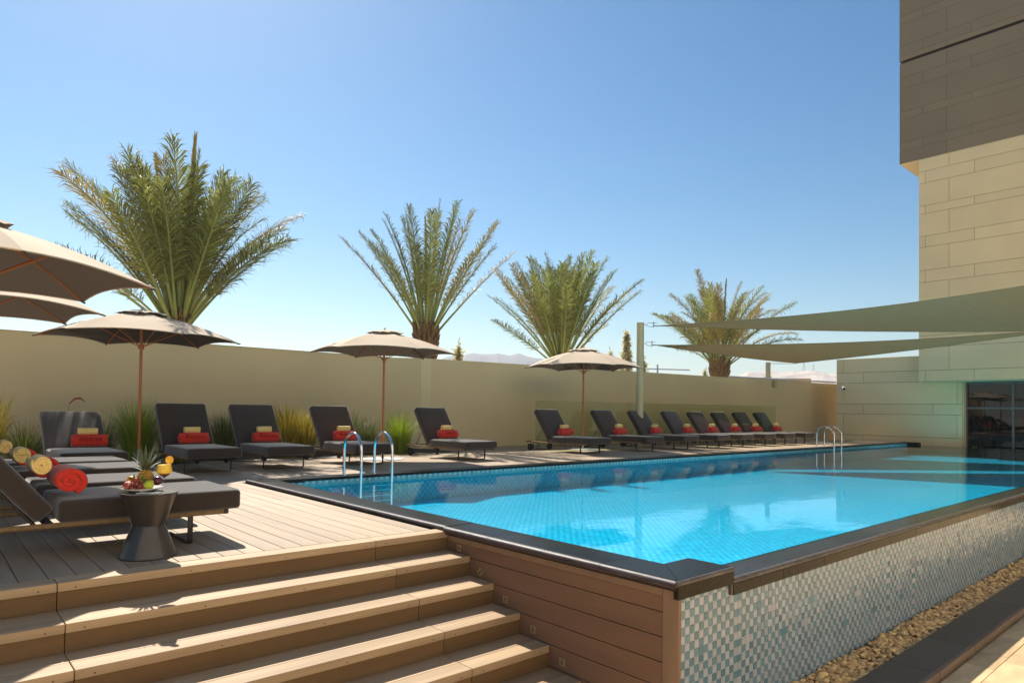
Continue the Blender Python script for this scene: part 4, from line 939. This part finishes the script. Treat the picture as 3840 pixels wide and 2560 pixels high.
for k in range(34):
    ring = k / 34; a = k * 2.4; tilt = 1.15 - 1.0 * ring; L_ = 0.085 + 0.055 * ring + random.uniform(-.01, .01); wd = 0.0095
    d = Vector((math.cos(a), math.sin(a), 0)); s_ = Vector((-d.y, d.x, 0)); m = MB(); vs = []; 
    for i in range(7):
        t_ = i / 6; out = math.sin(tilt) * L_ * t_ + 0.018 * t_ * t_; hh = math.cos(tilt) * L_ * t_ - 0.012 * t_ ** 3 * (1.2 - ring)
        w_ = wd * (1 - t_) ** 0.7 + 0.0004; c = d * (0.010 + out) + Vector((0, 0, 0.122 + ring * 0.03 + hh))
        vs += [c + s_ * w_ + d * 0.003 * (1 - t_), c - d * 0.002, c - s_ * w_ + d * 0.003 * (1 - t_)]
    fs = []
    for i in range(6):
        for j in range(2): fs.append((i * 3 + j, i * 3 + j + 1, i * 3 + j + 4, i * 3 + j + 3))
    m.add(vs, fs); m.build('leaf', PLEAF, pn, smooth=True)
# small garnish leaves beside the pineapple
lv = MB()
for (r_, f_, z_, a) in ((-0.045, -0.02, 0.085, 2.8), (-0.03, -0.03, 0.08, 1.7), (0.02, -0.03, 0.075, 1.4), (0.028, -0.035, 0.07, 0.6)):
    c = Vector((0, 0, z_)) + RV * r_ + FV * f_; d = (RV * math.cos(a) + Vector((0, 0, 1)) * math.sin(a)) * 0.045; s_ = (RV * -math.sin(a) + Vector((0, 0, 1)) * math.cos(a)) * 0.009
    lv.add([c, c + d * .4 + s_ - FV * .004, c + d, c + d * .4 - s_ - FV * .004], [(0, 1, 2), (0, 2, 3)])
o = lv.build('mint_leaf', M('mint_leaf', (0.05, 0.12, 0.02), 0.5, nz=(40, 0.2)), None, tuple(pc)); tag(o, 'few green garnish leaves stuck among the fruit', 'leaves')
# cocktail
gp = at(0.118, -0.035)
gl = empty('cocktail_glass', tuple(gp), label='stemmed glass of orange cocktail on the side table', cat='cocktail glass')
prof = [(0.036, 0.0), (0.036, 0.0015), (0.008, 0.006), (0.0038, 0.012), (0.0035, 0.088), (0.006, 0.095), (0.030, 0.118), (0.050, 0.140), (0.0505, 0.145), (0.038, 0.218)]
MB().lathe(prof, 40).build('glass', CGLASS, gl, auto=60)
MB().lathe([(0.0005, 0.0985), (0.0285, 0.1205), (0.040, 0.131), (0.0005, 0.131)], 40).build('syrup', SYRUP, gl, auto=50)
MB().lathe([(0.0005, 0.1312), (0.0402, 0.1312), (0.0482, 0.140), (0.0488, 0.146), (0.0415, 0.190), (0.0005, 0.191)], 40).build('juice', JUICE, gl, auto=50)
os_ = empty('orange_slice', tuple(gp + RV * 0.033 + Vector((0, 0, 0.222))), label='round orange slice perched on the glass rim', cat='orange slice')
def disc(name, r0, r1, th, mat):
    m = MB(); m.lathe([(r0, -th / 2), (r1, -th / 2), (r1, th / 2), (r0, th / 2), (r0, -th / 2)] if r0 > 0.001 else [(0.0003, -th / 2), (r1, -th / 2), (r1, th / 2), (0.0003, th / 2)], 32)
    # stand upright facing the viewer
    for i, v in enumerate(m.v): m.v[i] = tuple(RV * v[0] + Vector((0, 0, v[1])) - FV * v[2])
    return m.build(name, mat, os_, auto=50)
disc('peel', 0.024, 0.0275, 0.005, ORNG); disc('flesh', 0.0, 0.024, 0.004, SLICE)
cd = MB().box((-0.068, -0.042, 0), (0.068, 0.042, 0.006)).build('white_tray', PORC, None, tuple(at(0.048, -0.095, 0.001)), rot=(0, 0, R(-36)), bevel=0.003)
tag(cd, 'small white rectangular card lying at the front of the side table', 'card')

# ------------------------------------------------------------------ palms
def frond_mesh(L_, bend, dens, leaf, twist, seed, mat, droop=0.15, closed=0.0, bare=0.20):
    """one feather leaf growing along +z then leaning towards +x"""
    rr = random.Random(seed); pts = []; n = 22; ang = 0.0; p = Vector((0, 0, 0)); P = [p.copy()]; T = []
    for i in range(n):
        t_ = i / n; ang = bend * (t_ ** 1.6); d = Vector((math.sin(ang), 0, math.cos(ang))); T.append(d); p = p + d * (L_ / n); P.append(p.copy())
    T.append(T[-1]); m = MB()
    m.tube(P, [0.030 * (1 - i / n) ** 0.8 * L_ / 3 + 0.0035 for i in range(n + 1)], 5, mi=1)
    nl = int(dens * L_)
    for k in range(nl):
        t_ = bare + (1 - bare) * (k / nl); f = t_ * n; i = min(int(f), n - 1); c = P[i].lerp(P[i + 1], f - i); d = T[i]; side = Vector((0, 1, 0)); upv = side.cross(d) * -1
        shp = math.sin(PI * min(1, (t_ - bare) / (1 - bare) * 0.85 + 0.12)) ** 0.6
        for sg in (-1, 1):
            ll = leaf * (0.35 + 0.65 * shp) * rr.uniform(0.8, 1.12); fwd = 0.62 + 0.55 * t_ + rr.gauss(0, .17) + closed; lift = rr.uniform(0.0, 0.8) * (1 if rr.random() > 0.25 else -0.6)
            dirv = (side * sg * max(0.15, math.cos(fwd * 0.9)) + d * math.sin(fwd * 0.9) + upv * lift * 0.5).normalized()
            wv = dirv.cross(upv + side * sg * rr.uniform(-.5, .5)).normalized() * (0.0098 * L_ / 3.4)
            mid = c + dirv * ll * 0.55; tip = c + dirv * ll + Vector((0, 0, -droop * ll * rr.uniform(0.2, 1.3)))
            r_ = rr.random()
            m.add([c + wv * .4, c - wv * .4, mid - wv, mid + wv, tip], [(0, 1, 2, 3), (3, 2, 4)], 0, r_)
    me = m.mesh('frond', smooth=False); me.materials.append(mat); me.materials.append(RACH); return me
def palm(x, y, zb, R_crown, n_fr, label, seed, mats, tw, bias, L0=3.6, lean=0.0, spike=3, leaf=0.42, maxout=1.05, bend=(0.15, 0.75), po=1.0, outliers=0):
    rr = random.Random(seed); o = empty('palm_tree', (x, y, -1.3), label=label, cat='palm tree', group='date palms beyond the garden wall')
    H = zb + 1.3; tr = MB(); prof = []
    for i in range(22):
        z_ = H * i / 21; prof.append((tw * (1.0 + 0.10 * math.sin(i * 1.9) + (0.28 if z_ > H - 0.7 else 0)), z_))
    prof.append((tw * 0.7, H + 0.15)); tr.lathe(prof, 20, cap=True); tr.build('trunk', TRUNK, o, auto=60)
    sc_ = MB()
    for i in range(24):
        z_ = H - 0.05 - i * 0.10; nn = 11
        if z_ < 0.6: break
        for k in range(nn):
            a = 2 * PI * (k + 0.5 * (i % 2)) / nn + rr.uniform(-.1, .1); rad = tw * (1.28 if z_ > H - 0.7 else 1.02); d = Vector((math.cos(a), math.sin(a), 0)); s_ = Vector((-d.y, d.x, 0)) * tw * 0.22
            c = d * rad * 0.92 + Vector((0, 0, z_)); ln = rr.uniform(0.09, 0.19)
            tipc = c + d * ln * 0.55 + Vector((0, 0, ln)); sc_.add([c + s_, c - s_, c - s_ * .6 + d * .05 + Vector((0, 0, -.05)), c + s_ * .6 + d * .05 + Vector((0, 0, -.05)), tipc + s_ * .55, tipc - s_ * .55, tipc - s_ * .5 + d * .025, tipc + s_ * .5 + d * .025],
                   [(0, 1, 5, 4), (3, 2, 6, 7), (4, 5, 6, 7), (0, 4, 7, 3), (1, 2, 6, 5), (0, 3, 2, 1)])
    tag(sc_.build('leaf_base', TRUNK, o), kind='stuff')
    cache = []
    for k in range(8): cache.append(frond_mesh(L0 * rr.uniform(0.9, 1.08), rr.uniform(*bend), 30, leaf, 0, seed * 10 + k, LEAFY if k == 7 else mats[k % len(mats)], bare=0.31, droop=0.42))
    for k in range(2): cache.append(frond_mesh(L0 * 1.05, 0.05, 22, leaf * 0.55, 0, seed * 10 + 18 + k, LEAFY, 0.0, closed=0.9))
    for k in range(n_fr):
        u = (k + 0.5) / n_fr; out = maxout * (0.06 + 0.94 * u ** po) + rr.uniform(-.06, .06); az = k * 2.399963 + rr.uniform(-.25, .25)
        me = cache[rr.randrange(8)]
        if k >= n_fr - outliers: out = 0.92 + rr.uniform(-.06, .06)
        if k < spike: me = cache[8 + k % 2]; out = 0.05 + 0.09 * k
        f = link('frond', me, None, o, (math.cos(az) * tw * 0.55, math.sin(az) * tw * 0.55, H - 0.10 - 0.35 * u))
        sc = rr.uniform(0.86, 1.06) * (1.0 - bias * (1 - u)); f.scale = (sc, sc, sc)
        q = Matrix.Rotation(az, 3, 'Z') @ Matrix.Rotation(out, 3, 'Y') @ Matrix.Rotation(rr.uniform(-.5, .5), 3, 'Z')
        f.rotation_euler = q.to_euler()
    return o
palm(1.05, 14.3, 3.10, 2.5, 60, 'biggest and bushiest date palm, rising behind the left umbrella', 3, [LEAFP], 0.20, -0.02, L0=3.75, leaf=0.66, maxout=0.70, bend=(0.15, 0.7), po=1.1, outliers=4)
palm(7.86, 14.3, 3.50, 2.4, 27, 'sparse yellowish date palm right of the middle umbrella', 5, [LEAFP, LEAFY, LEAFP], 0.26, 0.0, L0=3.65, leaf=0.46, maxout=0.72, spike=4, bend=(0.08, 0.35), po=0.85)
palm(13.58, 14.3, 2.95, 2.4, 56, 'dense green date palm behind the third umbrella', 8, [LEAFP], 0.23, 0.06, L0=3.85, leaf=0.50, maxout=0.74, spike=0, bend=(0.08, 0.4), po=1.0, outliers=3)
palm(23.80, 14.3, 3.40, 2.4, 46, 'farthest and smallest looking date palm behind the shade sails', 12, [LEAFP, LEAFP, LEAFY], 0.32, 0.0, L0=3.7, leaf=0.55, maxout=0.86, spike=1, bend=(0.3, 0.9), po=1.0, outliers=2)

# ------------------------------------------------------------------ grasses in the bed
def grass(x, y, h, n, mat, label, spread=0.6, width=0.006, seed=0, plumes=0):
    rr = random.Random(seed); o = empty('ornamental_grass', (x, y, -0.05), label=label, cat='ornamental grass', group='clumps of ornamental grass in the planting bed')
    m = MB()
    for k in range(int(n * 1.7)):
        a = rr.uniform(0, 2 * PI); d = Vector((math.cos(a), math.sin(a), 0)); L_ = h * rr.uniform(0.6, 1.4); lean = rr.uniform(0.05, 1.0) ** 0.8 * spread; r0 = rr.uniform(0, 0.22)
        s_ = Vector((-d.y, d.x, 0)) * width * rr.uniform(0.6, 1.3); vs = []; c = d * r0; ang = lean * 0.35; N = 6; r_ = rr.random()
        for i in range(N + 1):
            t_ = i / N; w_ = (1 - t_) ** 0.6; tw_ = s_ * (w_ + 0.03); vs += [c + tw_, c - tw_]
            ang = lean * 0.35 + lean * 2.1 * t_ ** 1.5; c = c + (d * math.sin(ang) + Vector((0, 0, 1)) * math.cos(ang)) * L_ / N
        m.add(vs, [(2 * i, 2 * i + 1, 2 * i + 3, 2 * i + 2) for i in range(N)], 0, r_)
    m.build('blades', mat, o)
    for k in range(plumes):
        a = rr.uniform(0, 2 * PI); d = Vector((math.cos(a), math.sin(a), 0)); L_ = h * rr.uniform(0.95, 1.25); c = Vector((0, 0, 0)); pts = []; lean = rr.uniform(.2, .7)
        for i in range(9): t_ = i / 8; pts.append(c.copy()); ang = lean * 0.4 + lean * 1.9 * t_ ** 2; c = c + (d * math.sin(ang) + Vector((0, 0, 1)) * math.cos(ang)) * L_ / 8
        mm = MB(); mm.tube(pts[:7], 0.002, 4); mm.tube(pts[6:], [0.004, 0.012, 0.006], 6, mi=1); q = mm.mesh('plume'); q.materials.append(mat); q.materials.append(PLUME); link('plume', q, None, o)
    return o
grass(-2.55, 11.3, 0.95, 420, GRASY, 'tall yellow green grass clump at the left picture edge with pale plumes', 0.42, seed=1, plumes=9)
grass(-2.05, 11.25, 0.62, 260, GRASD, 'low dark grass clump left of the sunlit lounger', 0.75, seed=2, plumes=4)
grass(-1.55, 11.3, 0.60, 220, GRASD, 'low dark reddish grass clump behind the sunlit lounger', 0.8, seed=3, plumes=3)
grass(-0.38, 11.3, 0.98, 620, GRASG, 'big bright green fountain grass behind the first umbrella pole', 0.72, 0.0045, seed=4, plumes=3)
grass(0.25, 11.35, 0.85, 380, GRASG, 'green fountain grass right of the first umbrella pole', 0.75, 0.0045, seed=5)
grass(1.15, 11.35, 0.74, 420, GRASD, 'dark green grass clump between the second and third loungers', 0.4, seed=6)
grass(2.40, 11.3, 0.88, 360, GRASY, 'yellow green broad bladed grass between the third and fourth loungers', 0.55, 0.0095, seed=7, plumes=3)
grass(2.85, 11.4, 0.80, 260, GRASY, 'yellow green grass half hidden behind the fourth lounger', 0.42, 0.0095, seed=8)
grass(3.85, 11.3, 0.82, 300, GRASD, 'muted green grass behind the second umbrella pole', 0.75, seed=9)
grass(4.35, 11.45, 0.70, 260, GRASD, 'muted green grass just left of the angled wall', 0.6, seed=10)
grass(5.12, 11.25, 0.86, 620, GRASG, 'bright lime fountain grass left of the lone lounger', 0.78, 0.0042, seed=11)
for k, x in enumerate((-3.4, -4.4, -0.95)): grass(x, 11.4, 0.7, 240, (GRASY, GRASD, GRASD)[k], ('yellow green grass clump beyond the left edge', 'dark grass clump far beyond the left edge', 'dark grass clump hidden right behind the sunlit backrest')[k], 0.6, seed=20 + k)
fl = MB(); pts = [(0, 0, 0), (0, 0, .3), (.01, 0, .62), (.05, 0, .78), (.12, -.01, .84), (.2, -.01, .85), (.27, -.02, .80)]
fl.tube(pts[:4], 0.003, 5); fl.tube(pts[3:], [0.008, 0.014, 0.013, 0.003], 8, mi=1); q = fl.mesh('plume_stalk', auto=60); q.materials.append(GRASY); q.materials.append(M('red_plume', (0.5, 0.13, 0.09), 0.8, nz=(60, 0.3), trans=0.3))
tag(link('flower_plume', q, None, None, (-1.53, 10.97, 0.26 - 0.31)), 'single curved red plume arching above the sunlit grey backrest', 'plume').scale = (1, 1, 1.36)

# ------------------------------------------------------------------ things beyond the wall
def shrub(x, y, zb, h, wd, n, label, seed, shape=1.0, mat=SHRUB):
    rr = random.Random(seed); o = empty('shrub', (x, y, zb), label=label, cat='tree'); m = MB(); m2 = MB()
    m2.tube([(0, 0, 0), (0.02 * h, 0, h * .5), (0, 0, h * .95)], [0.012 * h, 0.006 * h, 0.002 * h], 6)
    for k in range(n):
        t_ = rr.random() ** 0.8; a = rr.uniform(0, 2 * PI); r0 = wd * (1 - t_) ** shape * rr.uniform(0.2, 1); c = Vector((0, 0, h * (0.25 + 0.72 * t_))); tip = c + Vector((math.cos(a) * r0, math.sin(a) * r0, h * 0.10 * rr.random()))
        m2.tube([c, tip], 0.0015 * h, 3, cap=False)
        for q in range(7):
            p = c.lerp(tip, rr.uniform(0.3, 1)); v1 = Vector((rr.gauss(0, 1), rr.gauss(0, 1), rr.gauss(0, 1))) * h * 0.012; v2 = Vector((rr.gauss(0, 1), rr.gauss(0, 1), rr.gauss(0, 1))) * h * 0.005
            m.add([p, p + v1 + v2, p + v1 * 2, p + v1 - v2], [(0, 1, 2, 3)])
    m2.build('branches', SHRUB, o); m.build('foliage', mat, o); return o
def far(az, d): return (-3.37 + d * math.cos(R(az)), -2.32 + d * math.sin(R(az)))
x, y = far(38.95, 55); shrub(x, y, -1.3, 8.4, 2.3, 420, 'feathery pale tree left of the tall sail post', 1, 1.4)
x, y = far(40.3, 55); shrub(x, y, -1.3, 6.9, 2.4, 260, 'low feathery bush beyond the wall left of the sail post', 2, 1.0)
x, y = far(37.6, 55); shrub(x, y, -1.3, 6.5, 2.2, 300, 'low feathery bush beyond the wall right of the sail post', 3, 1.0)
x, y = far(53.2, 30); shrub(x, y, -1.3, 5.0, 1.6, 170, 'thin green bush peeping over the wall beside the second umbrella tip', 4, 1.0)
x, y = far(32.6, 60); shrub(x, y, -1.3, 5.9, 1.4, 110, 'thin dry bush beyond the wall left of the farthest palm', 6, 1.0)
def pylon(az, d, h, label):
    x, y = far(az, d); o = empty('pylon', (x, y, el(D2, 3.3) - 6), label=label, cat='pylon', group='power pylons on the mesa'); m = MB(); w_ = h * 0.11
    for sx, sy in ((1, 1), (1, -1), (-1, 1), (-1, -1)): m.tube([(sx * w_, sy * w_, 0), (sx * w_ * .15, sy * w_ * .15, h)], h * 0.006, 4)
    for k in range(8):
        z0, z1 = h * k / 8, h * (k + 1) / 8; a, b_ = w_ * (1 - .85 * k / 8), w_ * (1 - .85 * (k + 1) / 8)
        for s in (1, -1): m.tube([(a * s, -a, z0), (-b_ * s, -b_, z1)], h * 0.004, 3); m.tube([(a * s, a, z0), (-b_ * s, b_, z1)], h * 0.004, 3)
    m.build('lattice', TRUSS, o)
    m = MB()
    for z_ in (0.68, 0.80, 0.92): m.tube([(-h * .16, -h * .1, h * z_), (h * .16, h * .1, h * z_)], h * 0.006, 4)
    m.build('cross_arm', TRUSS, o)
pylon(25.13, D2, 19, 'left power pylon on the pale mesa'); pylon(24.45, D2, 16, 'right power pylon on the pale mesa')
x, y = far(36.4, 330); cr = empty('tower_crane', (x, y, -1.3), label='distant tower crane just right of the tall sail post', cat='crane')
MB().tube([(0, 0, 0), (0, 0, 25.2)], 0.5, 4).build('mast', TRUSS, cr); MB().tube([(-3, 4, 23.2), (9, -12, 22.6)], 0.28, 4).build('jib', TRUSS, cr)
x, y = far(37.05, 320); bl = empty('distant_block', (x, y, -1.3), label='small grey far off building right of the tall sail post', cat='building')
MB().box((-2.2, -2, 0), (2.2, 2, 20.6)).build('wall', TRUSS, bl)
# roof beyond the right end of the wall
rf = empty('far_roof', (0, 0, 0), label='strip of ochre roof and white rail seen over the wall beside the building', cat='roof')
MB().prism([(21.2, 2.39), (27, 2.62), (27, 2.44), (21.2, 2.37)], 'y', 11.6, 13.0).build('roof_edge', M('ochre_roof', (0.50, 0.34, 0.13), 0.8, nz=(3, 0.1)), rf)
MB().tube([(18.9, 10.9, 2.34), (27, 10.5, 2.42)], 0.035, 8).build('white_rail', WHITEP, rf, auto=50)
# flowers behind the window
fb = empty('flower_pot', (24.8, 4.75, -0.6), label='pink and yellow flowers at the foot of the dark window', cat='flowers'); m = MB(); rr = random.Random(2)
MB().lathe([(0.0, 0.0), (0.14, 0), (0.2, 0.3), (0.18, 0.3), (0.0, 0.26)], 16).build('pot', KERB, fb)
for k in range(120):
    p = Vector((rr.gauss(0, .10), rr.gauss(0, .2), 0.36 + abs(rr.gauss(0, .09)))); v = Vector((rr.gauss(0, 1), rr.gauss(0, 1), rr.gauss(0, 1))) * .035; u_ = Vector((rr.gauss(0, 1), rr.gauss(0, 1), rr.gauss(0, 1))) * .02
    m.add([p, p + u_, p + v, p + v - u_], [(0, 1, 2, 3)], rr.choice((0, 0, 1, 2)))
q = m.mesh('blossom')
for c_ in (M('flower_leaf', (.04, .1, .02)), M('pink_petal', (.6, .03, .12)), M('yellow_petal', (.7, .4, .03))): q.materials.append(c_)
link('blossom', q, None, fb)
print('objects', len(bpy.data.objects))
